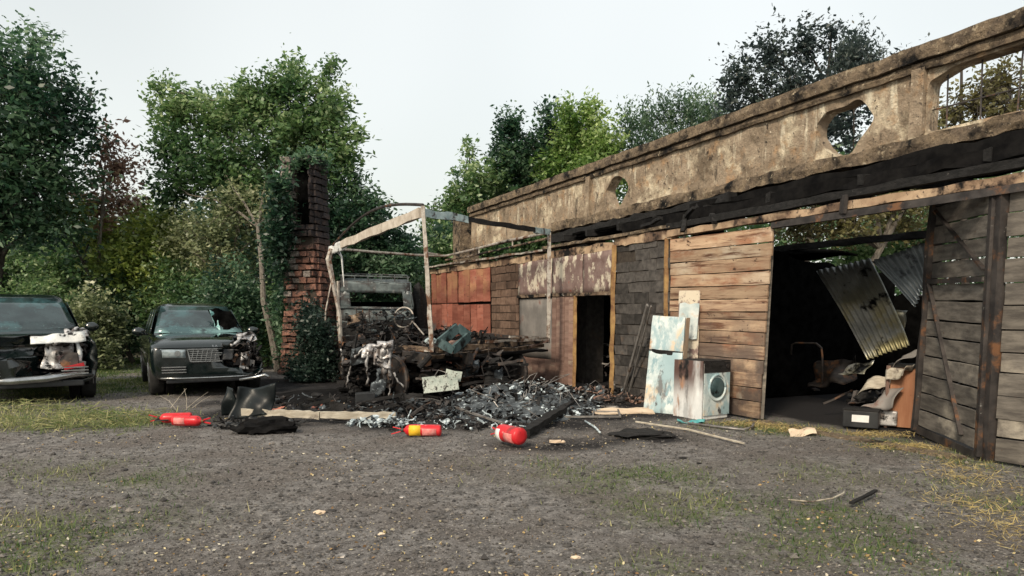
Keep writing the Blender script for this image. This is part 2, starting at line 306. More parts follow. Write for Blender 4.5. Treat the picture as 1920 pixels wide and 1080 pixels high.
def put(name, me, parent=None, bevel=0, loc=None, rot=None, **tg):
    o = bpy.data.objects.new(name, me); COL.objects.link(o)
    if parent is not None:
        o.parent = parent
        if parent.parent is None and parent.type == 'EMPTY': o.matrix_parent_inverse = Matrix.Translation(-parent.location)
    if loc is not None: o.location = loc
    if rot is not None: o.rotation_euler = rot
    if bevel:
        b = o.modifiers.new('bevel', 'BEVEL'); b.width = bevel; b.segments = 2; b.limit_method = 'ANGLE'
    for k, v in tg.items(): o[k] = v
    return o
def thing(name, label, cat, loc=(0, 0, 0), group=None):
    o = bpy.data.objects.new(name, None); COL.objects.link(o); o.location = loc; o.empty_display_size = .2
    o['label'] = label; o['category'] = cat
    if group: o['group'] = group
    return o
def move(o, loc, rz=0, rx=0, ry=0):
    o.location = loc; o.rotation_euler = (rx, ry, rz)
def copy_tree(o, parent=None):
    c = o.copy(); COL.objects.link(c)
    if parent is not None: c.parent = parent
    for ch in list(o.children): copy_tree(ch, c)
    return c
def fast_mesh(name, V, nper, m, tint=None, smooth=False):
    """V: (N*nper, 3); N faces of nper corners each"""
    V = np.asarray(V, np.float32); nf = len(V) // nper
    me = bpy.data.meshes.new(name); me.vertices.add(len(V)); me.vertices.foreach_set('co', V.ravel())
    me.loops.add(len(V)); me.loops.foreach_set('vertex_index', np.arange(len(V), dtype=np.int32))
    me.polygons.add(nf); me.polygons.foreach_set('loop_start', np.arange(0, len(V), nper, dtype=np.int32))
    me.update(calc_edges=True)
    if tint is not None:
        a = me.attributes.new('tint', 'FLOAT', 'FACE'); a.data.foreach_set('value', np.asarray(tint, np.float32))
    me.materials.append(m); return me
def crumple(c, ax, ay, nu=8, nv=8, amp=.05, fr=4, seed=0, t=.004, curl=0):
    """crumpled sheet centred on c spanned by ax, ay"""
    c, ax, ay = Vector(c), Vector(ax), Vector(ay); nn = ax.cross(ay).normalized()
    def fn(u, v):
        p = c + ax * (u - .5) + ay * (v - .5)
        q = p * fr + Vector((seed * 7.1, seed * 3.3, seed))
        return p + nn * (amp * mnoise.noise(q) * 2 + curl * (u - .5) ** 2) + ax.normalized() * amp * .6 * mnoise.noise(q + Vector((9, 0, 0))) + ay.normalized() * amp * .6 * mnoise.noise(q + Vector((0, 9, 0)))
    return MB().sheet(fn, nu, nv, t)

# ------------------------------------------------------------------ ground
def vnoise(x, y, s, seed):
    """smooth value noise, vectorised"""
    x = x * s + 1000; y = y * s + 1000; xi = np.floor(x).astype(int); yi = np.floor(y).astype(int); fx = x - xi; fy = y - yi
    fx = fx * fx * (3 - 2 * fx); fy = fy * fy * (3 - 2 * fy)
    def h(a, b):
        n = (a * 374761393 + b * 668265263 + seed * 974711) & 0x7fffffff; n = (n ^ (n >> 13)) * 1274126177 & 0x7fffffff
        return ((n ^ (n >> 16)) & 0xffff) / 65535.
    return (h(xi, yi) * (1 - fx) + h(xi + 1, yi) * fx) * (1 - fy) + (h(xi, yi + 1) * (1 - fx) + h(xi + 1, yi + 1) * fx) * fy
def gz(x, y):
    x = np.asarray(x, float); y = np.asarray(y, float)
    z = (vnoise(x, y, .35, 1) - .5) * .05 + (vnoise(x, y, 1.1, 2) - .5) * .03 + (vnoise(x, y, 3.7, 3) - .5) * .022 + (vnoise(x, y, 11, 4) - .5) * .012
    sh = (x - A0.x) * NI.x + (y - A0.y) * NI.y
    k = np.clip((-sh - 0.) / 1.2, .25, 1)
    return z * k - .012
GR = []   # grass patches: x, y, rx, ry, strength
for u, v, rx, ry, k in [(60, 790, 1.3, .8, 1), (190, 790, 1.0, .7, 1.), (120, 730, 2.2, 1.3, 1), (230, 720, .9, 1.8, 1), (100, 880, .9, .5, .4), (80, 1000, .8, .7, .8), (230, 900, .6, .6, .5),
                        (180, 960, .7, .5, .7), (20, 1040, .6, .5, 1.), (1200, 890, 1.0, .45, .75), (1320, 950, .8, .5, .8), (1500, 960, .9, .7, .7), (1620, 1030, .7, .5, .9), (1740, 1060, .6, .4, .8), (1330, 1060, .5, .4, .6),
                        (1420, 800, .9, .5, 1.), (1500, 810, .9, .4, .9), (1120, 900, .5, .5, .5), (1780, 850, .5, .9, .9), (1700, 835, .5, .5, .8), (1850, 930, .5, .6, .8), (1640, 980, .5, .5, .5), (40, 700, 3, 3, .9),
                        (200, 668, 2.5, 3, .5), (980, 870, .6, .4, .3), (1560, 890, .8, .5, .4)]:
    p = G(u, v); GR.append((p.x, p.y, rx, ry, k))
def grassiness(x, y):
    g = np.zeros_like(np.asarray(x, float))
    for px, py, rx, ry, k in GR: g = np.maximum(g, k * np.exp(-(((x - px) / rx) ** 2 + ((y - py) / ry) ** 2)))
    far = np.clip((y - 22) / 5, 0, .8) * (((x - A0.x) * NI.x + (y - A0.y) * NI.y) < -2)
    g = np.maximum(g, far)
    return np.clip(g * (1.9 * vnoise(x, y, 2.2, 9) ** 1.3 + .5 * vnoise(x, y, 9, 19) - .12), 0, 1)
SO = []
for u, v, rx, ry, k in [(560, 770, 1.4, 1.0, 1), (800, 760, 3.2, 3.0, 1), (700, 740, 3.3, 4.5, 1), (1000, 770, 2.2, 2.2, 1), (1150, 770, 2.2, 1.3, .9), (1210, 820, .9, .5, .7), (1060, 830, 1.4, .6, .6), (470, 770, 1, .9, .9),
                        (500, 720, 1.5, 1.5, .9), (1600, 790, 2.5, .7, .5), (820, 880, 1.2, .5, .25), (1500, 930, 1.2, .6, .3), (1700, 930, 1.2, .5, .3)]:
    p = G(u, v); SO.append((p.x, p.y, rx, ry, k))
def sootiness(x, y):
    g = np.zeros_like(np.asarray(x, float))
    for px, py, rx, ry, k in SO: g = np.maximum(g, k * np.exp(-(((x - px) / rx) ** 2 + ((y - py) / ry) ** 2) ** 1.5))
    n = (x - A0.x) * NI.x + (y - A0.y) * NI.y; s = (x - A0.x) * WR.x + (y - A0.y) * WR.y
    g = np.maximum(g, np.clip((n - .1) / 1.1, 0, 1) * (s > -10) * (s < 12) * (n < 7))  # floor behind the doors: soot, deepened inward for the dark interior
    return np.clip(g * (.75 + .6 * vnoise(x, y, 3, 12)), 0, 1)
def axis(a, b, step, lo, hi, k=1.35):
    mid = list(np.arange(a, b + 1e-6, step)); L = [a]; d = step
    while L[-1] > lo: d *= k; L.append(L[-1] - d)
    U = [b]; d = step
    while U[-1] < hi: d *= k; U.append(U[-1] + d)
    return np.array(sorted(set(L[1:]) | set(mid) | set(U[1:])))
def build_ground():
    xs = axis(-9, 9, .075, -500, 500); ys = axis(3, 20, .075, -60, 800)
    X, Y = np.meshgrid(xs, ys); Z = gz(X, Y)
    V = np.stack([X, Y, Z], -1).reshape(-1, 3).astype(np.float32); nx, ny = len(xs), len(ys)
    I = np.arange(nx * ny).reshape(ny, nx); Fq = np.stack([I[:-1, :-1], I[:-1, 1:], I[1:, 1:], I[1:, :-1]], -1).reshape(-1, 4).astype(np.int32)
    me = bpy.data.meshes.new('ground'); me.vertices.add(len(V)); me.vertices.foreach_set('co', V.ravel())
    me.loops.add(Fq.size); me.loops.foreach_set('vertex_index', Fq.ravel()); me.polygons.add(len(Fq))
    me.polygons.foreach_set('loop_start', np.arange(0, Fq.size, 4, dtype=np.int32)); me.update(calc_edges=True)
    me.polygons.foreach_set('use_smooth', np.ones(len(Fq), bool))
    for nm, fn in (('grass', grassiness), ('soot', sootiness)):
        a = me.attributes.new(nm, 'FLOAT', 'POINT'); a.data.foreach_set('value', fn(V[:, 0].astype(float), V[:, 1].astype(float)).astype(np.float32))
    m = bpy.data.materials.new('dirt_and_gravel'); m.use_nodes = True; nt = m.node_tree; b = nt.nodes['Principled BSDF']
    tc = nt.nodes.new('ShaderNodeTexCoord'); vec = tc.outputs['Object']
    n1 = _noise(nt, vec, .9, 6); n2 = _noise(nt, vec, 7, 8, None, .7); n3 = _noise(nt, vec, 34, 8, None, .75)
    col = _mix(nt, _ramp(nt, n2, .32, .68), (.082, .078, .075), (.27, .255, .243))
    col = _mix(nt, _ramp(nt, n1, .4, .65), col, (.135, .120, .110))
    col = _mix(nt, _ramp(nt, n3, .56, .66), col, (.46, .43, .40))
    col = _mix(nt, _ramp(nt, n3, .36, .46, 1, 0), col, (.035, .030, .027))
    vo = nt.nodes.new('ShaderNodeTexVoronoi'); vo.inputs['Scale'].default_value = 42; nt.links.new(vec, vo.inputs['Vector'])
    sx = nt.nodes.new('ShaderNodeSeparateColor'); nt.links.new(vo.outputs['Color'], sx.inputs[0])
    stone = _math(nt, 'MULTIPLY', _ramp(nt, sx.outputs[0], .72, .78), _ramp(nt, vo.outputs['Distance'], .40, .25))
    col = _mix(nt, _math(nt, 'MULTIPLY', stone, .7), col, (.33, .30, .275))
    ag = nt.nodes.new('ShaderNodeAttribute'); ag.attribute_name = 'grass'; asn = nt.nodes.new('ShaderNodeAttribute'); asn.attribute_name = 'soot'
    gm = _math(nt, 'MULTIPLY', _ramp(nt, _noise(nt, vec, 16, 6), .36, .60), ag.outputs['Fac'])
    col = _mix(nt, _math(nt, 'MULTIPLY', gm, .85), col, (.115, .135, .055))
    sm = _ramp(nt, _math(nt, 'ADD', asn.outputs['Fac'], _math(nt, 'MULTIPLY', _math(nt, 'SUBTRACT', n2, .5), .9)), .25, .75)
    col = _mix(nt, sm, col, (.022, .021, .022))
    nt.links.new(col, b.inputs['Base Color']); b.inputs['Roughness'].default_value = .95; b.inputs['Specular IOR Level'].default_value = .15
    h = _math(nt, 'ADD', _math(nt, 'MULTIPLY', n2, .6), _math(nt, 'ADD', _math(nt, 'MULTIPLY', n3, .5), _math(nt, 'MULTIPLY', stone, .25)))
    bp = nt.nodes.new('ShaderNodeBump'); bp.inputs['Strength'].default_value = .9; bp.inputs['Distance'].default_value = .05
    nt.links.new(h, bp.inputs['Height']); nt.links.new(bp.outputs[0], b.inputs['Normal'])
    me.materials.append(m); put('ground', me, kind='structure')
build_ground()

# ------------------------------------------------------------------ the burnt shed
shed = thing('burnt_shed', 'long burnt-out shed with plank doors, block walls and a concrete parapet, open to the sky', 'shed', W(0, 0, 0))
_var = {}
def block_piece(kind, L, Hh, T, m, j=.012):
    """a few shared meshes per block size"""
    key = (kind, round(L, 2), round(Hh, 2)); 
    if key not in _var:
        _var[key] = []
        for _ in range(5):
            b = MB().box((0, 0, 0), (L, T, Hh), None, j); me = b.mesh(kind, mt[m]); _var[key].append(me)
    return R.choice(_var[key])
def blockwall(name, s0, s1, z0, z1, L, Hh, m, n0=0, T=.18, mort=.014, lab=None, gaps=()):
    back = MB(); a = W(s0, n0 + .03, z0); 
    back.prism([W(s0, n0 + .025, z0), W(s1, n0 + .025, z0), W(s1, n0 + .025, z1), W(s0, n0 + .025, z1)], NI * (T - .03))
    wl = back.obj(name, 'mortar', shed)
    if lab: wl['label'] = lab
    row = 0; z = z0
    while z < z1 - .03:
        h = min(Hh, z1 - z); s = s0 - (L / 2 if row % 2 else 0)
        while s < s1 - .02:
            a, b = max(s, s0), min(s + L, s1)
            if b - a > .06 and (row, int((a - s0) / L)) not in gaps:
                me = block_piece(m, b - a - mort, h - mort, .1, m)
                o = put('block', me, wl, loc=W((a + b) / 2, n0 + .05 + R.uniform(-.012, .010), z + h / 2), rot=(R.uniform(-.012, .012), R.uniform(-.012, .012), PHI))
            s += L
        z += h; row += 1
    return wl
def plank_mesh(L, Hh, T, m, n=6, wob=.006):
    """board lying along x, with uneven long edges"""
    vs = []; fs = []
    for i in range(n + 1):
        x = -L / 2 + L * i / n; a = R.uniform(-wob, wob); b = R.uniform(-wob, wob); c = R.uniform(-wob, wob)
        for y, z in ((-T / 2, -Hh / 2 + a), (T / 2, -Hh / 2 + a), (T / 2, Hh / 2 + b), (-T / 2, Hh / 2 + b)): vs.append((x, y + c, z))
    for i in range(n):
        for j in range(4): fs.append((i * 4 + j, i * 4 + (j + 1) % 4, i * 4 + 4 + (j + 1) % 4, i * 4 + 4 + j))
    fs += [(3, 2, 1, 0), tuple(n * 4 + j for j in range(4))]
    return MB().add(vs, fs).mesh('plank', mt[m])
def hplanks(parent, P, n, m, gap=.012, T=.035, jit=.008, hs=None):
    """horizontal boards between the corners P = (bl, br, tr, tl)"""
    bl, br, tr, tl = [Vector(p) for p in P]; hh = hs or [R.uniform(.85, 1.15) for _ in range(n)]; tot = sum(hh); t = 0
    for k in hh:
        tm = t + k / tot / 2
        a = bl.lerp(tl, tm); b = br.lerp(tr, tm); d = b - a; Hh = ((tl - bl).length + (tr - br).length) / 2 * k / tot - gap
        L = d.length + R.uniform(-.02, .015); c = (a + b) / 2 + Vector((d.y, -d.x, 0)).normalized() * R.uniform(-jit, jit)
        put('plank', plank_mesh(L, Hh, T, m), parent, bevel=.004, loc=c, rot=(R.uniform(-.02, .02), -math.asin(max(-1, min(1, d.z / d.length))) + R.uniform(-.004, .004), atan2(d.y, d.x)))
        t += k / tot
def vplanks(parent, P, n, m, gap=.012, T=.03, jit=.01):
    bl, br, tr, tl = [Vector(p) for p in P]
    for i in range(n):
        u = (i + .5) / n; a = bl.lerp(br, u); b = tl.lerp(tr, u); d = b - a; wd = (br - bl).length / n - gap
        me = plank_mesh(d.length + R.uniform(-.03, .01), wd, T, m)
        # board along x -> stand it up: local x to world z
        rot = (Matrix.Rotation(PHI, 4, 'Z') @ Matrix.Rotation(-pi / 2 + R.uniform(-.006, .006), 4, 'Y')).to_euler()
        c = (a + b) / 2 - NI * R.uniform(-jit, jit)
        put('plank', me, parent, bevel=.004, loc=c, rot=rot)

# red boarded doors at the far left end
rd = MB()
zt = 3.08
rd.prism([W(-9.45, .06, 0), W(-4.42, .06, 0), W(-4.42, .06, zt - .1), W(-9.45, .06, zt)], NI * .04)
rdo = rd.obj('red_door', 'soot', shed); rdo['label'] = 'faded red boarded double door'
for z0, z1 in ((.02, 1.98), (2.0, 3.02)):
    vplanks(rdo, [W(-9.42, 0.02, z0), W(-6.95, 0.02, z0), W(-6.95, 0.02, z1), W(-9.42, .02, z1)], 5, 'redplank', gap=.035, jit=.02)
    vplanks(rdo, [W(-6.90, 0.0, z0), W(-4.45, 0.0, z0), W(-4.45, 0.0, z1 - .04), W(-6.90, .0, z1 - .04)], 5, 'redplank', gap=.035, jit=.02)
blockwall('block_wall', -4.38, -2.68, 0, 2.95, .62, .21, 'blockbrown', lab='brown breeze-block strip')
# rusty sheet fascia over the small doorway
sg = MB()
for s0, s1 in ((-2.66, -.86), (-.85, .5), (.51, 1.66)):
    c = crumple((W(s0, -.02, 2.52) + W(s1, -.02, 2.52)) / 2, W(s1, 0, 0) - W(s0, 0, 0), Vector((0, 0, .84)), 10, 6, .010, 2, s0, .006)
    f = c.obj('rusty_sheet', 'peel', shed, True)
MB().bar(W(-2.66, -.03, 2.10), W(1.66, -.03, 2.07), .05, .07, 8, .006).obj('fascia_rail', 'orail', shed)
# grey sheet door, brown boards, timber leaf, doorway
crumple((W(-2.6, 0, 1.30) + W(-.92, 0, 1.30)) / 2, W(-.92, 0, 0) - W(-2.6, 0, 0), Vector((0, 0, 1.46)), 8, 6, .008, 2, 3, .01).obj('grey_door_panel', 'greydoor', shed, True)
lb = MB().prism([W(-2.62, .07, 0), W(-.9, .07, 0), W(-.9, .07, .62), W(-2.62, .07, .62)], NI * .03).obj('lower_boarding', 'soot', shed)
vplanks(lb, [W(-2.62, .02, 0), W(-.9, .02, 0), W(-.9, .02, .60), W(-2.62, .02, .60)], 5, 'brownplank')
dr = MB().bar(W(-.82, .07, 1.9), W(.12, .07, 1.9), .04, .08).obj('timber_door', 'brownplank', shed)
vplanks(dr, [W(-.86, -.01, .03), W(.10, -.01, .03), W(.14, -.01, 2.05), W(-.86, -.01, 2.05)], 5, 'brownplank', gap=.006)
MB().bar(W(.18, -.02, 0), W(.20, -.02, 2.05), .07, .07, 8, .006).obj('door_post', 'rustframe', shed)
MB().bar(W(1.68, -.03, 0), W(1.70, -.03, 3.02), .09, .08, 10, .008).obj('door_post', 'rustframe', shed)
# dark block wall
blockwall('block_wall', 1.74, 3.46, 0, 2.98, .44, .205, 'blockdark', lab='smoke-blackened breeze-block wall', gaps=((13, 0),))
# top plates above the doors
for s0, s1, z0, z1 in ((-9.5, -4.4, 3.10, 3.04), (-4.4, -2.66, 3.02, 3.03), (-2.66, 1.7, 3.02, 3.02), (1.7, 3.5, 3.08, 3.06)):
    MB().bar(W(s0, .06, z0), W(s1 - .01, .06, z1), .16, .16, 14, .01).obj('top_plate', 'tanwood', shed)
MB().bar(W(-9.6, .0, 3.24), W(-1.2, .05, 3.16), .30, .05, 22, .012).obj('roof_edge', 'rail', shed)
MB().bar(W(-1.2, .02, 3.20), W(3.5, .05, 3.20), .24, .06, 16, .02).obj('roof_edge', 'concrete_rough', shed)
# the large plank door
pd = MB().bar(W(3.6, .06, .02), W(3.55, .06, 2.9), .06, .05).bar(W(5.70, .06, .02), W(5.78, .06, 2.9), .06, .05).bar(W(3.6, .06, 1.5), W(5.7, .06, 1.5), .05, .08).obj('sliding_door', 'greyplank', shed)
pd['label'] = 'scorched orange plank door'
hplanks(pd, [W(3.57, -.01, .02), W(5.72, -.01, .03), W(5.86, .0, 2.93), W(3.46, .0, 2.98)], 14, 'plank', hs=[1.2, 1, 1.05, 1, 1.05, .95, .9, .55, .95, 1, 1, 1, .95, 1.05])
MB().bar(W(3.42, -.02, 0), W(3.36, -.02, 3.0), .06, .07, 8, .006).obj('door_jamb', 'rustframe', shed)
# beams over the door and the bay
MB().bar(W(3.4, .03, 3.07), W(11, .05, 3.06), .14, .10, 26, .008).obj('lintel_beam', 'tanwood', shed)
MB().bar(W(3.4, -.03, 3.20), W(11, -.03, 3.22), .08, .10, 22, .008).obj('track_rail', 'char', shed)
MB().bar(W(5.85, -.02, 2.95), W(11, -.02, 2.97), .07, .09, 8, .003).obj('steel_rail', 'charmetal', shed)
for s in (7.1,): MB().bar(W(s, -.06, 2.96), W(s + .02, -.06, 3.2), .12, .05).obj('rail_bracket', 'charmetal', shed)
MB().bar(W(1.8, .20, 3.34), W(11, .25, 3.42), .20, .16, 24, .02).obj('charred_beam', 'soot', shed)
# concrete parapet carried on pillars
N0 = .8; T0 = .24
ZB, ZT = 3.76, 5.02
def ragged_bottom(s): return ZB + .05 * mnoise.noise(Vector((s * .9, 0, 0))) + .04 * mnoise.noise(Vector((s * 4, 3, 0)))
def parapet():
    # plan the face as columns of quads with real openings
    holes = [('egg', .55, 4.36, .46, .36), ('egg', 6.33, 4.35, .50, .40)]; win = (7.62, 11.4, 3.98, 4.72)
    bm = bmesh.new(); S0, S1 = -7.7, 12.0
    def inside(s, z):
        for _, cs, cz, rs, rz in holes:
            a = (s - cs) / rs; b = (z - cz) / rz; b2 = b * (.85 if b < 0 else 1.2); a2 = a * (1.0 + (.35 * max(0, -b)))
            if (a2 * a2 + b2 * b2) * (.8 + .2 * abs(sin(2 * atan2(b2, a2) + .5))) + .45 * mnoise.noise(Vector((s * 3.4, z * 3.4, 1))) < .85: return True
        return win[0] < s < win[1] and win[2] < z < win[3] - .10 * max(0, (7.9 - s)) / .3
    ds = .045; ns = int((S1 - S0) / ds); nz = 26; grid = {}
    def P(i, j, side):
        s = S0 + i * ds; zb = ragged_bottom(s); z = zb + (ZT - .12 - zb) * j / nz
        off = (.018 * mnoise.noise(Vector((s * 1.6, z * 2.5, 0))) + .010 * mnoise.noise(Vector((s * 9, z * 9, 4)))) if side == 0 else 0
        return W(s, N0 + (0 if side == 0 else T0) + off, z)
    cell = {(i, j): not inside(S0 + (i + .5) * ds, ZB + (ZT - .12 - ZB) * (j + .5) / nz) for i in range(ns) for j in range(nz)}
    def gv(i, j, side):
        k = (i, j, side)
        if k not in grid: grid[k] = bm.verts.new(P(i, j, side))
        return grid[k]
    for (i, j), ok in cell.items():
        if not ok: continue
        bm.faces.new((gv(i, j, 0), gv(i + 1, j, 0), gv(i + 1, j + 1, 0), gv(i, j + 1, 0)))
        bm.faces.new((gv(i, j, 1), gv(i, j + 1, 1), gv(i + 1, j + 1, 1), gv(i + 1, j, 1)))
        for (di, dj, a, b) in ((-1, 0, (i, j), (i, j + 1)), (1, 0, (i + 1, j), (i + 1, j + 1)), (0, -1, (i, j), (i + 1, j)), (0, 1, (i, j + 1), (i + 1, j + 1))):
            if not cell.get((i + di, j + dj), False):
                bm.faces.new((gv(*a, 0), gv(*a, 1), gv(*b, 1), gv(*b, 0)))
    # pull the stair-stepped hole rims onto smooth outlines
    for _ in range(3):
        rim = [k for k in grid if 0 < k[0] < ns and 0 < k[1] < nz and not all(cell.get((k[0] + a, k[1] + b), True) for a in (-1, 0) for b in (-1, 0))]
        new = {}
        for k in rim:
            nb = [grid[(k[0] + a, k[1] + b, k[2])].co for a, b in ((1, 0), (-1, 0), (0, 1), (0, -1)) if (k[0] + a, k[1] + b, k[2]) in rim_set(rim) and (k[0] + a, k[1] + b, k[2]) in grid]
            if len(nb) >= 2: new[k] = grid[k].co * .4 + sum(nb, Vector()) / len(nb) * .6
        for k, c in new.items(): grid[k].co = c
    bmesh.ops.recalc_face_normals(bm, faces=bm.faces)
    me = bpy.data.meshes.new('concrete_parapet'); bm.to_mesh(me); bm.free(); me.materials.append(mt['concrete'])
    return put('concrete_parapet', me, shed)
_rs = {}
def rim_set(r):
    k = id(r)
    if k not in _rs: _rs.clear(); _rs[k] = set(r)
    return _rs[k]
par = parapet(); par['label'] = 'stained concrete parapet with broken round holes'
def strip(s0, s1, n0, n1, z0, z1, jit, ds=.12, m='concrete_rough', name='coping', zf=None):
    """long rough concrete ledge"""
    n = max(2, int((s1 - s0) / ds)); vs = []; fs = []
    for i in range(n + 1):
        s = s0 + (s1 - s0) * i / n; j = lambda q: jit * mnoise.noise(Vector((s * 3.1, q * 7.7, z0))) * 2 + jit * mnoise.noise(Vector((s * 11, q * 3, z1)))
        for nn, z, q in ((n0, z0, 1), (n0 - .01, (z0 + z1) / 2, 2), (n0, z1, 3), (n1, z1, 4), (n1, z0, 5)):
            vs.append(W(s, nn + j(q), z + j(q + 5)))
    for i in range(n):
        for a in range(5): fs.append((i * 5 + a, i * 5 + (a + 1) % 5, i * 5 + 5 + (a + 1) % 5, i * 5 + 5 + a))
    fs += [(4, 3, 2, 1, 0), tuple(n * 5 + a for a in range(5))]
    return MB().add(vs, fs).obj(name, m, par)
strip(-7.75, 12, N0 - .12, N0 + .30, ZT - .13, ZT + .06, .009)
strip(-7.75, 12, N0 - .06, N0 + .2, ZT - .25, ZT - .15, .010, name='moulding')
strip(-2.2, 12, N0 - .09, N0 + .2, ZB - .03, ZB + .17, .022, name='bottom_ledge')
for s, w2 in ((-.55, .07), (7.50, .09)):
    MB().box(W(s, N0 - .02, 4.33), (w2 * 2, .10, .96), Matrix.Rotation(PHI, 3, 'Z'), .01).obj('pilaster', 'concrete', par)
MB().box(W(9.2, N0 + .02, 4.33), (.07, .07, .78), Matrix.Rotation(PHI, 3, 'Z'), .01).obj('pilaster', 'concrete_rough', par)
for k in range(6):
    s = 7.8 + k * .42
    MB().tube([W(s, N0 + .12, 3.95), W(s + R.uniform(-.03, .03), N0 + .12, 4.74)], .011, 5).obj('reinforcing_bar', 'charmetal', par)
MB().tube([W(7.6, N0 + .12, 4.28), W(11.3, N0 + .12, 4.24)], .011, 5).obj('reinforcing_bar', 'charmetal', par)
# pillars under the parapet
def pillar(s, n, w_, z1, m, nm):
    b = MB(); k = 10; vs = []
    for i in range(k + 1):
        z = z1 * i / k
        for a, c in ((-1, -1), (1, -1), (1, 1), (-1, 1)):
            q = .02 * mnoise.noise(Vector((s + a, z * 2, c)))
            vs.append(W(s + a * w_ / 2 + q, n + c * w_ / 2 + q, z))
    fs = [(i * 4 + j, i * 4 + (j + 1) % 4, i * 4 + 4 + (j + 1) % 4, i * 4 + 4 + j) for i in range(k) for j in range(4)] + [(3, 2, 1, 0), tuple(k * 4 + j for j in range(4))]
    return b.add(vs, fs).obj(nm, m, shed)
pillar(-8.2, .80, .66, 4.80, 'concrete_rough', 'end_pillar')
pillar(-1.7, 1.0, .4, 3.74, 'soot', 'pillar'); pillar(3.3, 1.0, .4, 3.74, 'soot', 'pillar'); pillar(9.6, 1.0, .4, 3.74, 'soot', 'pillar'); pillar(-.9, 1.05, .5, 3.7, 'blockdark', 'pillar')
def wpix_(u, v, n):
    s, z = S(u, v, n); return W(s, n, z)
# burnt roof remains and black timbers behind the parapet
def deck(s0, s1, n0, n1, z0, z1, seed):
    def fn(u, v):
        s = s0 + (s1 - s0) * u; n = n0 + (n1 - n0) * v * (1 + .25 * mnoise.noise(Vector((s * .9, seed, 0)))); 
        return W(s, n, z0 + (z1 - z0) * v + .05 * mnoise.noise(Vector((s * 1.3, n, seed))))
    return MB().sheet(fn, 40, 4, .05).obj('roof_remnant', 'shadesoot', shed)
deck(-.5, 12, .30, 2.8, 3.50, 3.72, 1)  # roof remains, carried deeper inward to darken the bay
for s in (-.6, .4, 1.6, 2.8, 4.2, 5.6, 7.2, 8.8, 10.4): MB().bar(W(s, .12, 3.40), W(s + .1, 2.4 + R.uniform(-.4, .3), 3.50), .09, .14, 6, .02).obj('rafter', 'char', shed)
MB().bar(W(-1.9, .5, 3.50), W(4.5, .45, 3.56), .16, .20, 24, .03).obj('charred_beam', 'char', shed)
MB().bar(W(3.5, .45, 3.48), W(12, .5, 3.62), .14, .22, 24, .02).obj('charred_beam', 'soot', shed)
MB().bar(wpix_(1380, 476, 3.4), wpix_(1790, 434, 3.4), .10, .12, 14, .01).obj('purlin', 'char', shed)
for a, b_ in (((3.7, .05, 3.25), (4.2, -.12, 3.42)), ((3.85, 0, 3.35), (3.95, -.15, 3.05)), ((2.6, .0, 3.30), (3.3, -.1, 3.36)), ((4.5, 0, 3.28), (4.7, -.1, 3.12))):
    MB().bar(W(*a), W(*b_), .07, .05, 4, .02).obj('charred_scrap', 'char', shed)
# side and back walls, soot and interior shade in one near-black colour
def low_wall(p0, p1, zf, name, T=.2, m='soot', n=40):
    p0, p1 = Vector(p0), Vector(p1); d = (p1 - p0).normalized(); nn = Vector((-d.y, d.x, 0)); vs = []; fs = []
    for i in range(n + 1):
        p = p0.lerp(p1, i / n); z = zf(i / n)
        vs += [p, p + Vector((0, 0, z)), p + nn * T + Vector((0, 0, z)), p + nn * T]
    for i in range(n):
        for j in range(4): fs.append((i * 4 + j, i * 4 + (j + 1) % 4, i * 4 + 4 + (j + 1) % 4, i * 4 + 4 + j))
    fs += [(3, 2, 1, 0), tuple(n * 4 + j for j in range(4))]
    return MB().add(vs, fs).obj(name, m, shed)
low_wall(W(-9.4, 6, 0), W(12, 6, 0), lambda t: 2.05 + .35 * mnoise.noise(Vector((t * 21, 0, 2))) + .1 * mnoise.noise(Vector((t * 90, 0, 2))), 'back_wall', n=120, m='shadesoot')
low_wall(W(-9.4, .12, 0), W(-9.4, 6, 0), lambda t: 3.0, 'side_wall', m='shadesoot')
low_wall(W(3.55, .5, 0), W(3.55, 6, 0), lambda t: 3.0 - .6 * t + .2 * mnoise.noise(Vector((t * 9, 0, 2))), 'partition_wall', m='shadesoot')
low_wall(W(-2.6, .2, 0), W(-2.6, 6, 0), lambda t: 2.8, 'partition_wall', m='shadesoot')
low_wall(W(12, .3, 0), W(12, 6, 0), lambda t: 3.0, 'side_wall', m='shadesoot')
crumple(W(.6, 2.6, 2.9), WR * 5.8, NI * 4.6, 16, 10, .10, 1, 5, .03).obj('shade_ceiling', 'shadesoot', shed)  # unseen sheet added overhead to keep the interior dark
# jamb and front wall right of the bay
MB().bar(W(9.10, .02, 0), W(9.06, .02, 3.0), .10, .10, 6, .004).obj('bay_post', 'charmetal', shed)
rw = MB().bar(W(9.17, .08, 1.5), W(12, .08, 1.5), .05, .08).obj('right_boarding', 'greyplank', shed)
hplanks(rw, [W(9.18, .02, .02), W(12, .02, .02), W(12, .02, 2.98), W(9.14, .02, 2.98)], 12, 'greyplank')
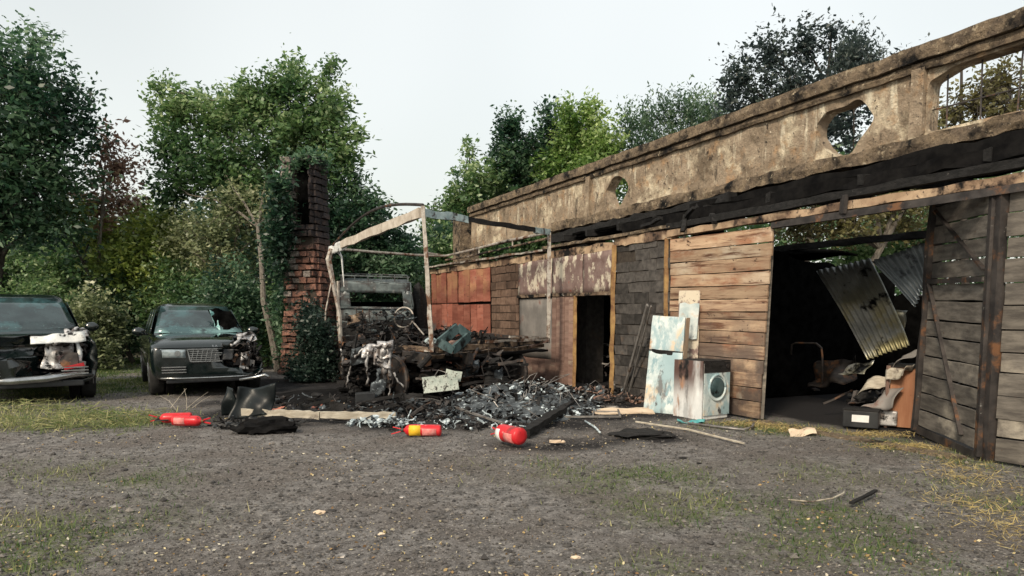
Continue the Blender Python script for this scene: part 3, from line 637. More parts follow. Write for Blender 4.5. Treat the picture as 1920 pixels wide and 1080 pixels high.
# the open steel-framed leaf, swung into the bay
P0 = D(1721, 818, 9.55); P0.z = .05; P3 = D(1757, 383, 9.55)
P1 = W(9.02, .0, .04); P2 = W(8.98, .02, 3.02)
d01 = (P1 - P0).normalized(); nl = Vector((d01.y, -d01.x, 0));
if nl.x > 0: nl = -nl
lf = MB().bar(P0, P3, .16, .08, 6, .004, up=d01).obj('open_door_leaf', 'charmetal', shed); lf['label'] = 'open plank leaf in a dark steel frame'
MB().bar(P1 + nl * .01, P2 + nl * .01, .07, .07, up=d01).obj('hinge_stile', 'charmetal', lf)
MB().bar(P0 + Vector((0, 0, .02)), P1, .08, .10).obj('bottom_rail', 'charmetal', lf)
MB().bar(P3, P2, .07, .08).obj('top_rail', 'charmetal', lf)
def LP(u, v, o=0.): return P0.lerp(P1, u).lerp(P3.lerp(P2, u), v) + nl * o
MB().bar(LP(.02, .665, .05), LP(.98, .665, .05), .04, .06).obj('middle_rail', 'charmetal', lf)
MB().bar(LP(.06, .655, .055), LP(.80, .06, .055), .05, .025).obj('brace', 'charmetal', lf)
MB().bar(LP(.06, .97, .055), LP(.98, .70, .055), .05, .025).obj('brace', 'charmetal', lf)
hplanks(lf, [LP(.045, .025, .012), LP(.965, .025, .012), LP(.965, .655, .012), LP(.045, .655, .012)], 8, 'greyplank', gap=.02)
hplanks(lf, [LP(.045, .675, .012), LP(.965, .675, .012), LP(.965, .985, .012), LP(.045, .985, .012)], 4, 'greyplank', gap=.02)
mt['concrete_floor'] = M('sooty_floor', (.02, .02, .02), (.05, .048, .046), 4, None, .9, 0, .5, 20)
MB().sheet(lambda u, v: W(5.8 + 3.1 * u, -.22 + (.2 + .08 * mnoise.noise(Vector((u * 14, 3, 0)))) * v, .022 + .03 * mnoise.noise(Vector((u * 9, v, 0)))), 24, 2, .06).obj('threshold', 'concrete_rough', shed)

# ------------------------------------------------------------------ brick chimney stack
cb = D(585, 700, 19.4); cb.z = 0
chim = thing('brick_chimney', 'tall ragged red brick chimney with a dark slot near its top, beside the truck', 'chimney', cb)
def chimney():
    ang = radians(-16); rx = Vector((cos(ang), sin(ang), 0)); ry = Vector((-sin(ang), cos(ang), 0))
    core = MB(); hB = 5.75
    def hw(z): return .44 + .17 * max(0, 1 - z / 3.4) ** 1.2
    def cx(z): return .06 * sin(z) + (-.06 if z < 2.4 else -.06 + .06 * min(1, (z - 2.4)))
    vs = []; n = 14
    for i in range(n + 1):
        z = hB * i / n; h_ = hw(z) - .06
        for a, c in ((-1, -1), (1, -1), (1, 1), (-1, 1)): vs.append(cb + rx * (cx(z) + a * h_) + ry * (c * h_ * .8 + (.14 if z > 4.0 and c < 0 else 0)) + Vector((0, 0, z)))
    fs = [(i * 4 + j, i * 4 + (j + 1) % 4, i * 4 + 4 + (j + 1) % 4, i * 4 + 4 + j) for i in range(n) for j in range(4)] + [(3, 2, 1, 0), tuple(n * 4 + j for j in range(4))]
    core.add(vs, fs).obj('mortar_core', 'mortar', chim)
    ch = .175; cnt = 0; z = 0; row = 0
    meshes = {k: [MB().box((0, 0, 0), (1, 1, 1), None, .07).mesh('brick', mt[k]) for _ in range(6)] for k in ('brick', 'brickgrey')}
    def brick(p, L, Dp, h_, m, rz):
        nonlocal cnt; cnt += 1
        o = put('brick', R.choice(meshes[m]), chim, loc=p, rot=(R.uniform(-.05, .05), R.uniform(-.06, .06), rz + R.uniform(-.05, .05))); o.scale = (L, Dp, h_)
    while z < hB - .1:
        h_ = hw(z); nb = 4; Lb = 2 * h_ / nb
        off = (row % 2) * .5
        for i in range(nb + (1 if off else 0)):
            x0 = max(-h_, -h_ + (i - off) * Lb); x1 = min(h_, -h_ + (i + 1 - off) * Lb)
            if x1 - x0 < .08: continue
            xm = (x0 + x1) / 2
            if 3.95 < z < 5.6:
                if i == 0: x0, x1 = -h_, -.16 + R.uniform(-.03, .03)
                elif i == 3: x0, x1 = .385, h_
                else: continue
                xm = (x0 + x1) / 2         # the open flue slot
            m = 'brickgrey' if (z > 2.6 and x1 < .05) or R.random() < .10 else 'brick'
            if R.random() < .07: continue
            brick(cb + rx * (cx(z) + xm) - ry * (h_ * .8 - .03 + R.uniform(-.06, .07)) + Vector((0, 0, z + ch / 2)), (x1 - x0) - .02, .22, ch - R.uniform(.02, .07), m, ang)
        if row % 1 == 0:
            for sd in (-1, 1):
                for k in range(2):
                    brick(cb + rx * (cx(z) + sd * (h_ - .04 + R.uniform(-.02, .04))) + ry * (-h_ * .3 + k * h_ * .75) + Vector((0, 0, z + ch / 2)), .2, h_ * .7, ch - .03, 'brickgrey' if sd < 0 and z > 2.5 else 'brick', ang)
        z += ch; row += 1
    MB().box(cb + rx * .12 - ry * .20 + Vector((0, 0, 4.80)), (.52, .05, 1.72), Matrix.Rotation(ang, 3, 'Z')).obj('slot_shade', 'shadesoot', chim)  # black board at the back paints the darkness of the deep niche
    MB().box(cb + rx * .02 - ry * .02 + Vector((0, 0, 5.72)), (.9, .6, .08), Matrix.Rotation(ang, 3, 'Z'), .03).obj('cap_slab', 'brickgrey', chim)
chimney()

# ------------------------------------------------------------------ trees and bushes
def leaf_quads(C, size, rng, wr=.42, up=None, flat=.5):
    """rhombic leaves at the points C, random tilt"""
    n = len(C); a = rng.normal(size=(n, 3)); 
    if up is not None: a = a * .55 + up
    a /= np.linalg.norm(a, axis=1)[:, None]; b = rng.normal(size=(n, 3)); b[:, 2] *= flat; a[:, 2] *= .75
    b -= a * (a * b).sum(1)[:, None]; b /= np.linalg.norm(b, axis=1)[:, None]
    L = (size * rng.uniform(.4, 1.5, n))[:, None]; Wd = L * wr
    V = np.stack([C - a * L * .5, C + b * Wd * .5, C + a * L * .5, C - b * Wd * .5], 1)
    return V.reshape(-1, 3)
def crown_points(lobes, nclus, per, rng, spread, upright=0., edge=.55):
    """lobes: (cx, cy, cz, rx, ry, rz). Sprigs of leaves, mostly in the outer shell; returns leaf points, tint, sprig direction, sprig starts"""
    vol = np.array([l[3] * l[4] * l[5] for l in lobes]) ** .75; pick = rng.choice(len(lobes), nclus, p=vol / vol.sum())
    L = np.array(lobes)[pick]; d = rng.normal(size=(nclus, 3)); d /= np.linalg.norm(d, axis=1)[:, None]
    r = rng.uniform(0, 1, nclus) ** edge * rng.uniform(.75, 1.15, nclus)
    c = L[:, :3] + d * L[:, 3:6] * r[:, None]
    tw = d * .6 + rng.normal(size=(nclus, 3)) * .5; tw[:, 2] += .15 + upright * 2; tw /= np.linalg.norm(tw, axis=1)[:, None]
    t = rng.uniform(-.5, 1, (nclus, per)); sz = spread * rng.uniform(.6, 1.3, nclus)
    P = c[:, None, :] + tw[:, None, :] * (t * sz[:, None])[:, :, None] + rng.normal(size=(nclus, per, 3)) * (sz * (.30 if not upright else .12))[:, None, None]
    base = .40 + .10 * d[:, 2] + rng.normal(size=nclus) * .13 + (vnoise(c[:, 0] + c[:, 2] * .7, c[:, 1] * .4 + c[:, 2], .9, 5) - .5) * .75
    tint = np.clip(base[:, None] + rng.normal(size=(nclus, per)) * .17, 0, 1)  # wide leaf-to-leaf spread reaches the pale stops painted as glints
    return P.reshape(-1, 3), tint.ravel(), np.repeat(tw, per, 0), c
def lobes_px(Y, lst, dr=.9):
    k = F / Y; out_ = []
    for u, v, ru, rv in lst:
        p = D(u, v, Y + R.uniform(-.8, .8)); out_.append((p.x, p.y, p.z, ru / k, (ru + rv) / 2 / k * dr, rv / k))
    return out_
def tree(name, label, group, base_u, Y, lobes, mat_, nclus=900, per=14, size=.17, spread=.42, trunk_r=.16, bark='bark_dark', limbs=40, upright=0., edge=.55, trunk_pts=None, wr=.42, seed=1, cat='tree', crown='crown'):
    rng = np.random.RandomState(seed); b = D(base_u, 600, Y); b.z = 0
    t = thing(name, label, cat, b, group)
    P, tint, tw, cl = crown_points(lobes, nclus, per, rng, spread, upright, edge)
    keep = P[:, 2] > .05; P, tint, tw = P[keep], tint[keep], tw[keep]
    put(crown, fast_mesh(crown, leaf_quads(P, size * 1.18, rng, wr * 1.1, tw if upright else tw * .55, .28), 4, LF[mat_], tint), t)
    top = max(lobes, key=lambda l: l[2]); mb = MB(); rr = random.Random(seed)
    pts = trunk_pts or [b + (Vector(top[:3]) - b) * (i / 6) + Vector((.18 * mnoise.noise(Vector((i * .8, seed, 0))), .1 * mnoise.noise(Vector((i * .8, seed, 4))), 0)) * (1 if i else 0) for i in range(7)]
    mb.tube(pts, [trunk_r * (1 - .8 * i / (len(pts) - 1)) for i in range(len(pts))], 8)
    for l in lobes:                                               # a limb into every lobe
        lc = Vector(l[:3]); i = min(range(len(pts)), key=lambda q: abs(pts[q].z - (lc.z - l[5] * 1.2 - .3))); s = Vector(pts[i])
        mid = s.lerp(lc, .5) + Vector((rr.uniform(-.2, .2), rr.uniform(-.2, .2), rr.uniform(.0, .35)))
        mb.tube([s, s.lerp(mid, .5) + Vector((0, 0, .1)), mid, lc], [trunk_r * .42, trunk_r * .34, trunk_r * .25, trunk_r * .12], 5)
        for q in cl[rr.sample(range(len(cl)), min(limbs, len(cl)))]:
            q = Vector(q)
            if (q - lc).length < max(l[3:6]) * 1.2:
                m_ = lc.lerp(q, .5) + Vector((0, 0, rr.uniform(0, .2))); mb.tube([lc.lerp(mid, rr.random() * .5), m_, q], [trunk_r * .12, trunk_r * .08, .008], 4)
    mb.obj('trunk', bark, t)
    return t
TG = 'trees standing behind the yard'
tree('tree', 'tall dark blue-green tree at the far left edge, above the damaged car', TG, -40, 22, lobes_px(22, [(40, 150, 110, 90), (115, 240, 80, 85), (10, 280, 130, 120), (95, 345, 95, 55), (-80, 150, 120, 120), (60, 420, 110, 60), (-90, 350, 120, 120), (150, 200, 35, 40), (60, 80, 40, 40)]), 'bluegreen', 1900, 15, .17, .45, .22, seed=11)
tree('thin_tree', 'thin reddish half-dry tree right of the dark tree at left', None, 165, 24, lobes_px(24, [(215, 320, 45, 60), (180, 390, 55, 60), (235, 380, 35, 40), (200, 270, 25, 30)]), 'rust', 330, 9, .16, .4, .09, bark='bark', limbs=60, seed=12, edge=.8)
tree('broad_tree', 'broad leafy green tree with several crowns behind the dark car', TG, 490, 25, lobes_px(25, [(335, 215, 55, 55), (325, 290, 45, 45), (410, 230, 60, 60), (470, 200, 55, 50), (540, 170, 45, 50), (610, 215, 50, 70), (540, 260, 80, 70), (420, 320, 90, 60), (640, 290, 38, 50), (600, 320, 60, 40), (330, 360, 45, 40), (490, 380, 110, 60), (660, 250, 22, 18), (545, 130, 20, 22), (615, 135, 16, 22), (300, 165, 16, 16)]), 'green', 2600, 15, .17, .42, .115,
     bark='bark', seed=13, trunk_pts=[Vector((G(522, 690).x * 20.1 / G(522, 690).y, 20.1, -.05)), D(510, 632, 20.2), D(494, 565, 20.3), D(490, 490, 20.8), D(483, 425, 22.5), D(500, 330, 25), D(520, 240, 25)])
tree('pale_tree', 'pale olive tree leaning in front of the broad green tree', None, 400, 23, lobes_px(23, [(400, 440, 75, 55), (450, 390, 70, 50), (340, 450, 50, 60), (500, 430, 40, 60), (420, 510, 80, 50)]), 'olive', 800, 12, .13, .36, .10, bark='bark', seed=14, edge=.7)
tree('dark_tree', 'dark green tree behind the brick chimney and the truck frame', TG, 660, 25.5, lobes_px(25.5, [(610, 400, 90, 70), (680, 420, 60, 55), (725, 450, 45, 45), (660, 350, 35, 30), (640, 500, 110, 60), (740, 510, 60, 55), (700, 385, 25, 22), (760, 480, 35, 45)]), 'bluegreen', 1700, 15, .15, .38, .16, seed=15)
tree('yellowing_tree', 'yellow-green bushy tree between the two cars', None, 245, 24, lobes_px(24, [(250, 500, 80, 60), (190, 450, 50, 40), (290, 450, 60, 60), (110, 400, 60, 28), (250, 560, 70, 50)]), 'yellow', 1000, 13, .16, .38, .09, seed=16)
tree('leafy_tree', 'mid-green tree filling the gap left of the broad tree', TG, 300, 28, lobes_px(28, [(300, 420, 60, 60), (345, 480, 60, 60), (130, 500, 100, 70), (50, 560, 100, 70), (240, 420, 50, 40), (400, 560, 90, 60), (-40, 520, 110, 90)]), 'green', 1800, 13, .17, .4, .12, seed=17)
tree('young_tree', 'dark leafy tree at the left end of the parapet', 'trees behind the shed', 880, 34, lobes_px(34, [(890, 345, 45, 40), (875, 400, 55, 45), (930, 330, 30, 35), (850, 380, 25, 22), (880, 285, 14, 20), (830, 440, 45, 60)]), 'green', 900, 12, .20, .45, .13, seed=21)
tree('young_tree', 'blue-green tree with a tufted top behind the parapet', 'trees behind the shed', 960, 35, lobes_px(35, [(955, 240, 25, 30), (960, 300, 45, 60), (1000, 320, 60, 60), (1030, 235, 22, 40), (1035, 290, 50, 50), (940, 370, 50, 40)]), 'bluegreen', 1300, 13, .20, .45, .14, seed=22)
tree('young_tree', 'bright green tree behind the middle of the parapet', 'trees behind the shed', 1080, 33, lobes_px(33, [(1065, 230, 24, 40), (1105, 220, 22, 35), (1090, 280, 60, 45), (1060, 320, 60, 40), (1135, 270, 35, 45), (1120, 330, 60, 40)]), 'bright', 1300, 13, .19, .42, .13, seed=23)
tree('willow_tree', 'grey-green willowy tree with upright twigs behind the parapet', None, 1250, 34, lobes_px(34, [(1180, 240, 25, 35), (1215, 230, 25, 38), (1250, 220, 25, 38), (1290, 215, 28, 40), (1325, 220, 25, 40), (1200, 290, 50, 40), (1280, 280, 70, 40), (1350, 240, 25, 45)]), 'willow', 1000, 14, .17, .75, .12, upright=.9, wr=.3, seed=24)
tree('autumn_tree', 'tall sparse dark purplish tree rising above the parapet', None, 1500, 26, lobes_px(26, [(1385, 150, 35, 55), (1440, 100, 35, 50), (1510, 85, 35, 45), (1580, 110, 35, 50), (1400, 220, 60, 50), (1480, 180, 70, 60), (1560, 190, 80, 60), (1620, 130, 25, 40), (1560, 60, 20, 25), (1640, 170, 30, 25), (1500, 250, 120, 60)]), 'purple', 1600, 12, .155, .42, .15, edge=.75, limbs=110, seed=25)
tree('sprouting_tree', 'dark spiky-twigged tree touching the purplish tree above the parapet', None, 1610, 25, lobes_px(25, [(1600, 110, 25, 40), (1630, 130, 25, 35), (1590, 160, 40, 35), (1690, 135, 18, 12), (1720, 120, 12, 8)]), 'purple', 260, 13, .15, .8, .07, upright=.8, wr=.3, limbs=60, seed=26)
tree('bare_tree', 'half-bare dark tree behind the large parapet opening', None, 1820, 20, lobes_px(20, [(1780, 220, 50, 40), (1830, 190, 60, 50), (1800, 100, 14, 12), (1880, 160, 60, 60), (1750, 240, 30, 20), (1900, 230, 80, 60)]), 'brownish', 420, 10, .13, .4, .14, limbs=170, edge=.8, seed=27)
tree('browned_tree', 'browned tree seen through the bay, with two thick pale trunks', None, 1520, 22, lobes_px(22, [(1500, 430, 60, 40), (1580, 420, 70, 40), (1680, 420, 70, 40), (1480, 360, 70, 60), (1600, 350, 90, 60), (1720, 350, 90, 60)]), 'brownish', 950, 12, .14, .38, .20, bark='bark', seed=28)
tree('browned_tree', 'green-brown tree behind the back wall at the right', None, 1720, 24, lobes_px(24, [(1700, 450, 80, 50), (1790, 420, 80, 60), (1850, 380, 80, 80), (1620, 480, 80, 50)]), 'green', 1100, 12, .16, .38, .14, seed=29)
tree('broad_bush', 'dark green bush behind the empty gap under the parapet', None, 960, 29, lobes_px(29, [(900, 470, 70, 40), (980, 450, 70, 40), (1060, 430, 60, 40), (830, 500, 50, 60), (1130, 410, 50, 30)]), 'green', 1300, 13, .16, .4, .08, seed=30, cat='bush', crown='foliage')
BG = 'bushes at the edge of the yard'
for i, (u, Y, v, ru, rv, mt_, lab) in enumerate([
    (-60, 20, 600, 90, 70, 'bluegreen', 'dark bush beyond the left car, at the picture edge'), (60, 22, 580, 90, 80, 'green', 'dark bush right behind the left car'),
    (170, 21.5, 600, 60, 60, 'olive', 'tangled olive bush between the cars'), (225, 24, 575, 60, 80, 'bluegreen', 'dark bush left of the large car'),
    (330, 23, 540, 70, 60, 'green', 'green bush rising above the car roof'), (430, 21.5, 560, 60, 90, 'bluegreen', 'dark bush right of the car windscreen'),
    (500, 22, 590, 50, 80, 'green', 'shady bush behind the bent trunk'), (545, 20.5, 560, 26, 120, 'bluegreen', 'dark ivy bush climbing beside the chimney'),
    (660, 26, 570, 80, 90, 'bluegreen', 'dark bush behind the burnt cab'), (780, 27, 560, 60, 100, 'green', 'bush between the cab and the red doors'), (524, 19.2, 410, 17, 85, 'bluegreen', 'dark ivy clinging to the upper chimney side')]):
    tree('bush', lab, BG, u, Y, lobes_px(Y, [(u, v, ru, rv), (u - ru * .5, v + 25, ru * .7, rv * .7), (u + ru * .5, v + 20, ru * .7, rv * .8), (u, min(v + 60, 660), ru, 40 if v > 480 else 70)] if ru > 30 else [(u, v, ru, rv), (u, v + 60, ru, rv), (u + 52, 304, 46, 14), (u + 4, 350, 14, 30)] if v < 500 else [(u, v, ru, rv), (u, v + 60, ru, rv)]), mt_, int(420 + ru * 5), 13, .12, .32, .04, limbs=25, seed=40 + i, cat='bush', crown='foliage', edge=.75)
tree('weedy_bush', 'dark green weedy bush in front of the chimney base', None, 585, 17.6, lobes_px(17.6, [(592, 625, 34, 42), (600, 680, 44, 45), (575, 715, 40, 24), (612, 715, 40, 24), (560, 690, 24, 30), (580, 590, 20, 26)]), 'darkweed', 1500, 13, .085, .22, .03, limbs=25, seed=60, cat='bush', crown='foliage', edge=.7)
def woods(label, us, ys, vtop, seed, col, n=26000):
    rng = np.random.RandomState(seed); u = rng.uniform(us[0], us[1], n); Y = rng.uniform(ys[0], ys[1], n)
    x = (u - 960) / F * Y; ztop = np.interp(u, [p[0] for p in vtop], [H + (590 - p[1]) / F * (ys[0] + ys[1]) / 2 for p in vtop])
    clump = vnoise(x, Y, .45, seed); z = rng.uniform(0, 1, n) ** .8 * ztop * (.75 + .5 * clump)
    C = np.stack([x, Y, z], 1); tint = np.clip(.25 + .5 * vnoise(x + z, Y, 1.1, seed + 1) - .25 + rng.normal(size=n) * .1, 0, 1)
    put('woodland', fast_mesh('woodland', leaf_quads(C, .34, rng, .6), 4, LF[col], tint), label=label, category='woodland', kind='stuff')
woods('dark woodland undergrowth behind the trees at left', (-500, 900), (28, 40), [(-500, 400), (0, 430), (200, 440), (420, 420), (600, 440), (760, 470), (900, 470)], 71, 'bluegreen', 60000)
woods('woodland behind the burnt shed', (830, 2300), (33, 46), [(830, 460), (1000, 400), (1150, 370), (1500, 330), (2300, 300)], 72, 'green', 50000)

# ------------------------------------------------------------------ grass, pebbles, litter
def scatter_grass():
    rng = np.random.RandomState(5); N = 700000
    x = rng.uniform(-14, 9, N); y = rng.uniform(3.5, 26, N) ; y = 3.5 + (y - 3.5) ** 1.0
    g = grassiness(x, y) * (1 - sootiness(x, y) * .8); tall = np.exp(-(((x + 8.3) / 2.2) ** 2 + ((y - 11.5) / 1.8) ** 2))
    k = rng.uniform(0, 1, N) < g ** 1.3 * .8; x, y, tall = x[k], y[k], tall[k]; n = len(x)
    h = rng.uniform(.015, .05, n) * (1 + rng.uniform(0, 1, n) ** 3 * 1.2) + tall * rng.uniform(0, .20, n) * (rng.uniform(0, 1, n) < .35); h *= np.clip(1 + (y - 15) * .05, 1, 2)
    z = gz(x, y) - .004; th = rng.uniform(0, 2 * pi, n); ln = h * rng.uniform(.3, 1.5, n); wd = rng.uniform(.003, .006, n) * np.clip(y / 8, 1, 3)
    b = np.stack([x, y, z], 1); sx = np.stack([cos_(th), sin_(th), 0 * th], 1); dx = np.stack([-sin_(th), cos_(th), 0 * th], 1)
    tip = b + dx * ln[:, None] + np.array([0, 0, 1]) * h[:, None]
    V = np.stack([b - sx * wd[:, None], b + sx * wd[:, None], tip], 1).reshape(-1, 3)
    tint = np.clip(vnoise(x, y, 1.3, 20) * .7 + rng.normal(size=n) * .2 + tall * .35 - .02, 0, 1)
    put('grass', fast_mesh('grass', V, 3, mt['grass'], tint), label='short patchy grass and yellowing weeds growing in the dirt', category='grass', kind='stuff')
cos_, sin_ = np.cos, np.sin
scatter_grass()
def scatter_pebbles():
    rng = np.random.RandomState(6); N = 60000; y = 3.6 + rng.uniform(0, 1, N) ** 1.5 * 11; x = rng.uniform(-1, 1, N) * (y * .85 + .5)
    k = ((x - A0.x) * NI.x + (y - A0.y) * NI.y) < -.1; x, y = x[k], y[k]; n = len(x)
    r = .004 + .013 * rng.uniform(0, 1, n) ** 2.5 + .022 * (rng.uniform(0, 1, n) < .03) * rng.uniform(0, 1, n)
    c = np.stack([x, y, gz(x, y) + r * .25], 1); O = np.array([(1, 0, 0), (0, 1, 0), (-1, 0, 0), (0, -1, 0), (0, 0, .7), (0, 0, -.7)], float)
    P = O[None] * rng.uniform(.6, 1.4, (n, 6, 1)) * r[:, None, None]; th = rng.uniform(0, 6.3, n)
    Px = P[..., 0] * cos_(th)[:, None] - P[..., 1] * sin_(th)[:, None]; Py = P[..., 0] * sin_(th)[:, None] + P[..., 1] * cos_(th)[:, None]
    P = np.stack([Px, Py * rng.uniform(.6, 1, (n, 1)), P[..., 2]], -1) + c[:, None]
    T = [(0, 1, 4), (1, 2, 4), (2, 3, 4), (3, 0, 4), (1, 0, 5), (2, 1, 5), (3, 2, 5), (0, 3, 5)]
    V = P[:, np.array(T).ravel()].reshape(-1, 3); tint = np.repeat(np.clip(rng.beta(1.6, 3.2, n), 0, 1), 8)
    put('gravel', fast_mesh('gravel', V, 3, mt['pebble'], tint), label='loose gravel and small stones strewn over the dirt yard', category='gravel', kind='stuff')
scatter_pebbles()
def scatter_clods():
    rng = np.random.RandomState(16); N = 2600; y = 3.8 + rng.uniform(0, 1, N) ** 1.3 * 8; x = rng.uniform(-1, 1, N) * (y * .85 + .5)
    k = (((x - A0.x) * NI.x + (y - A0.y) * NI.y) < -.3) & (vnoise(x, y, 1.2, 44) > .38); x, y = x[k], y[k]; n = len(x)
    r = .012 + .020 * rng.uniform(0, 1, n) ** 3; bm = bmesh.new(); bmesh.ops.create_icosphere(bm, subdivisions=1, radius=1)
    O = np.array([v.co[:] for v in bm.verts]); T = np.array([[v.index for v in f.verts] for f in bm.faces]); bm.free()
    P = O[None] * rng.uniform(.75, 1.25, (n, len(O), 1)) * r[:, None, None] * np.stack([rng.uniform(.7, 1.5, n), rng.uniform(.7, 1.5, n), rng.uniform(.35, .7, n)], -1)[:, None]
    P = P + np.stack([x, y, gz(x, y) + r * .12], 1)[:, None]; V = P[:, T.ravel()].reshape(-1, 3)
    put('clods', fast_mesh('clods', V, 3, mt['pebble'], np.repeat(np.clip(rng.beta(1.4, 3.6, n), 0, 1), len(T))), label='larger stones and clods of earth scattered over the dirt yard', category='stones', kind='stuff')
scatter_clods()
def scatter_litter():
    rng = np.random.RandomState(8); N = 5200; y = 3.6 + rng.uniform(0, 1, N) ** 1.5 * 9; x = rng.uniform(-1, 1, N) * (y * .8)
    k = (((x - A0.x) * NI.x + (y - A0.y) * NI.y) < -.2) & (vnoise(x, y, .8, 33) > .42); x, y = x[k], y[k]
    C = np.stack([x, y, gz(x, y) + .010], 1); a = rng.normal(size=(len(x), 3)); a[:, 2] *= .15
    put('leaf_litter', fast_mesh('leaf_litter', leaf_quads(C, .027, rng, .55, a * .8, .25), 4, mt['dryleaf'], rng.uniform(0, 1, len(x))), label='dry yellow leaves and pale scraps strewn over the dirt', category='leaf litter', kind='stuff')
scatter_litter()
def straw_heap(cs, label, n, seed, col='straw', h=.12, ln=.14, spread=(.5, .8)):
    rng = np.random.RandomState(seed); P = []
    for u, v, k in cs:
        p = G(u, v); m_ = int(n * k); q = rng.normal(size=(m_, 2)) * np.array(spread) * .5; P.append(np.stack([p.x + q[:, 0], p.y + q[:, 1], 0 * q[:, 0]], 1))
    C = np.concatenate(P); C[:, 2] = gz(C[:, 0], C[:, 1]) + rng.uniform(0, 1, len(C)) ** 2 * h * .4; a = rng.normal(size=(len(C), 3)); a[:, 2] *= .35
    put('straw', fast_mesh('straw', leaf_quads(C, ln, rng, .06, a, .3), 4, mt[col], np.clip(rng.normal(size=len(C)) * .25 + .5, 0, 1)), label=label, category='straw', kind='stuff')
straw_heap([(1820, 900, 1), (1840, 950, 1.), (1800, 870, .7), (1900, 1000, .8)], 'yellow straw strewn at the foot of the right wall', 450, 3, spread=(.35, .6), ln=.09)
straw_heap([(1640, 815, .5), (1700, 838, .6), (1500, 808, .5), (1400, 795, .4), (1450, 800, .4)], 'dry grass along the foot of the doors', 1500, 4, spread=(.5, .22), ln=.10)
straw_heap([(180, 780, 1), (100, 800, 1), (240, 790, .8), (60, 770, 1)], 'tall yellow-green grass in front of the left car', 700, 9, 'grass', h=.4, spread=(1.1, .6), ln=.20)

# ------------------------------------------------------------------ burnt truck
Nc = Vector((-1.56, 12.6, 0)); Rc = Vector((.82, 15.75, 0)); Lc = D(628, 600, 17.0); Lc.z = 0; Fc = Lc + Rc - Nc
truck = thing('burnt_truck', 'burnt-out truck reduced to a bare body frame, cab shell and wreckage', 'truck', (-2., 15.5, 0))
def cr_(p, u, v, z): return p + Vector((0, 0, z))
ZN, ZR, ZL, ZF = D(798, 393, 12.6).z, D(1026, 436, 15.75).z, D(630, 466, 17.0).z, 3.28
TN, TR, TL, TF = Nc + Vector((0, 0, ZN)), Rc + Vector((0, 0, ZR)), Lc + Vector((0, 0, ZL)), Fc + Vector((0, 0, ZF))
BN = D(810, 655, 12.6); BR = D(1028, 638, 15.75); BL = Lc + Vector((0, 0, 1.05)); BF = Fc + Vector((0, 0, 1.15))
def post(p0, p1, w_, m, name='post', n=8, j=.004): return MB().bar(p0, p1, w_, w_, n, j).obj(name, m, truck)
post(BN + Vector((0, 0, -.05)), TN + Vector((0, 0, .06)), .075, 'rail', n=12); post(BR, TR, .075, 'rail', n=10)
# left post is a bent melted tube
MB().tube([TL + Vector((-.05, 0, 0)), TL + Vector((-.12, 0, -.25)), TL + Vector((-.02, 0, -.8)), TL + Vector((.12, 0, -1.6)), TL + Vector((.12, 0, -2.2)), TL + Vector((.15, 0, -3.0))], [.05, .075, .06, .05, .055, .05], 6).obj('post', 'rail', truck)
MB().tube([TL + Vector((-.02, 0, -.6)), TL + Vector((-.22, 0, -1.5)), TL + Vector((-.24, 0, -2.0))], .02, 5).obj('bent_rod', 'rail', truck)
# scorched canvas beam from the left corner up to the near corner
def beam_fn(p0, p1, w_, h_, n, sag=0, jit=.02, up=(0, 0, 1)): return MB().bar(p0, p1, w_, h_, n, jit, up)
beam_fn(TL.lerp(TN, .12), TN + Vector((-.05, 0, -.05)), .06, .17, 9, jit=.005).obj('scorched_beam', 'canvas', truck)
c = crumple(TL.lerp(TN, .06) + Vector((0, 0, -.02)), (TN - TL).normalized() * 1.1, Vector((0, 0, .22)), 14, 5, .05, 4, 2, .02); c.obj('torn_canvas', 'melted', truck, True)
MB().tube([TL + Vector((.08, 0, 0)), TL + Vector((.2, 0, -.2)), TL + Vector((.24, 0, -.9))], [.05, .025, .012], 5).obj('melted_drip', 'melted', truck)
MB().tube([TL.lerp(TN, t) + Vector((0, 0, .08 + .42 * sin(pi * min(1, t * 1.0)) * .8)) for t in [i / 14 for i in range(15)]], .028, 6).obj('bow', 'charmetal', truck)
MB().tube([TL, TL.lerp(TF, .3) + Vector((0, 0, -.02)), TL.lerp(TF, .7) + Vector((0, 0, -.03)), TF], .032, 6).obj('top_rail', 'rail', truck)
MB().bar(TN + Vector((0, 0, -.05)), TN.lerp(TR, .30) + Vector((0, 0, -.03)), .06, .13, 8, .01).obj('top_rail', 'bluerail', truck)
MB().bar(TN.lerp(TR, .30) + Vector((0, 0, -.03)), TN.lerp(TR, .86), .05, .09, 10, .008).obj('top_rail', 'char', truck)
MB().bar(TN.lerp(TR, .86), TR + Vector((0, 0, .01)), .07, .12, 4, .006).obj('top_rail', 'bluerail', truck)
MB().tube([TR, TR.lerp(TF, .35) + Vector((0, 0, .03)), TR.lerp(TF, .7) + Vector((0, 0, .0)), TF, TF.lerp(TL, .2) + Vector((0, 0, .05))], .030, 6).obj('top_rail', 'rail', truck)
MB().tube([TR + Vector((0, 0, -.12)), TR.lerp(TF, .35) + Vector((0, 0, -.14)), TR.lerp(TF, .75) + Vector((0, 0, -.15)), TF + Vector((0, 0, -.12))], .026, 6).obj('top_rail', 'orail', truck)
for t in (.3, .62): MB().bar(TR.lerp(TF, t) + Vector((0, 0, -.14)), TR.lerp(TF, t) + Vector((0, 0, .03)), .03, .03).obj('rail_spacer', 'rail', truck)
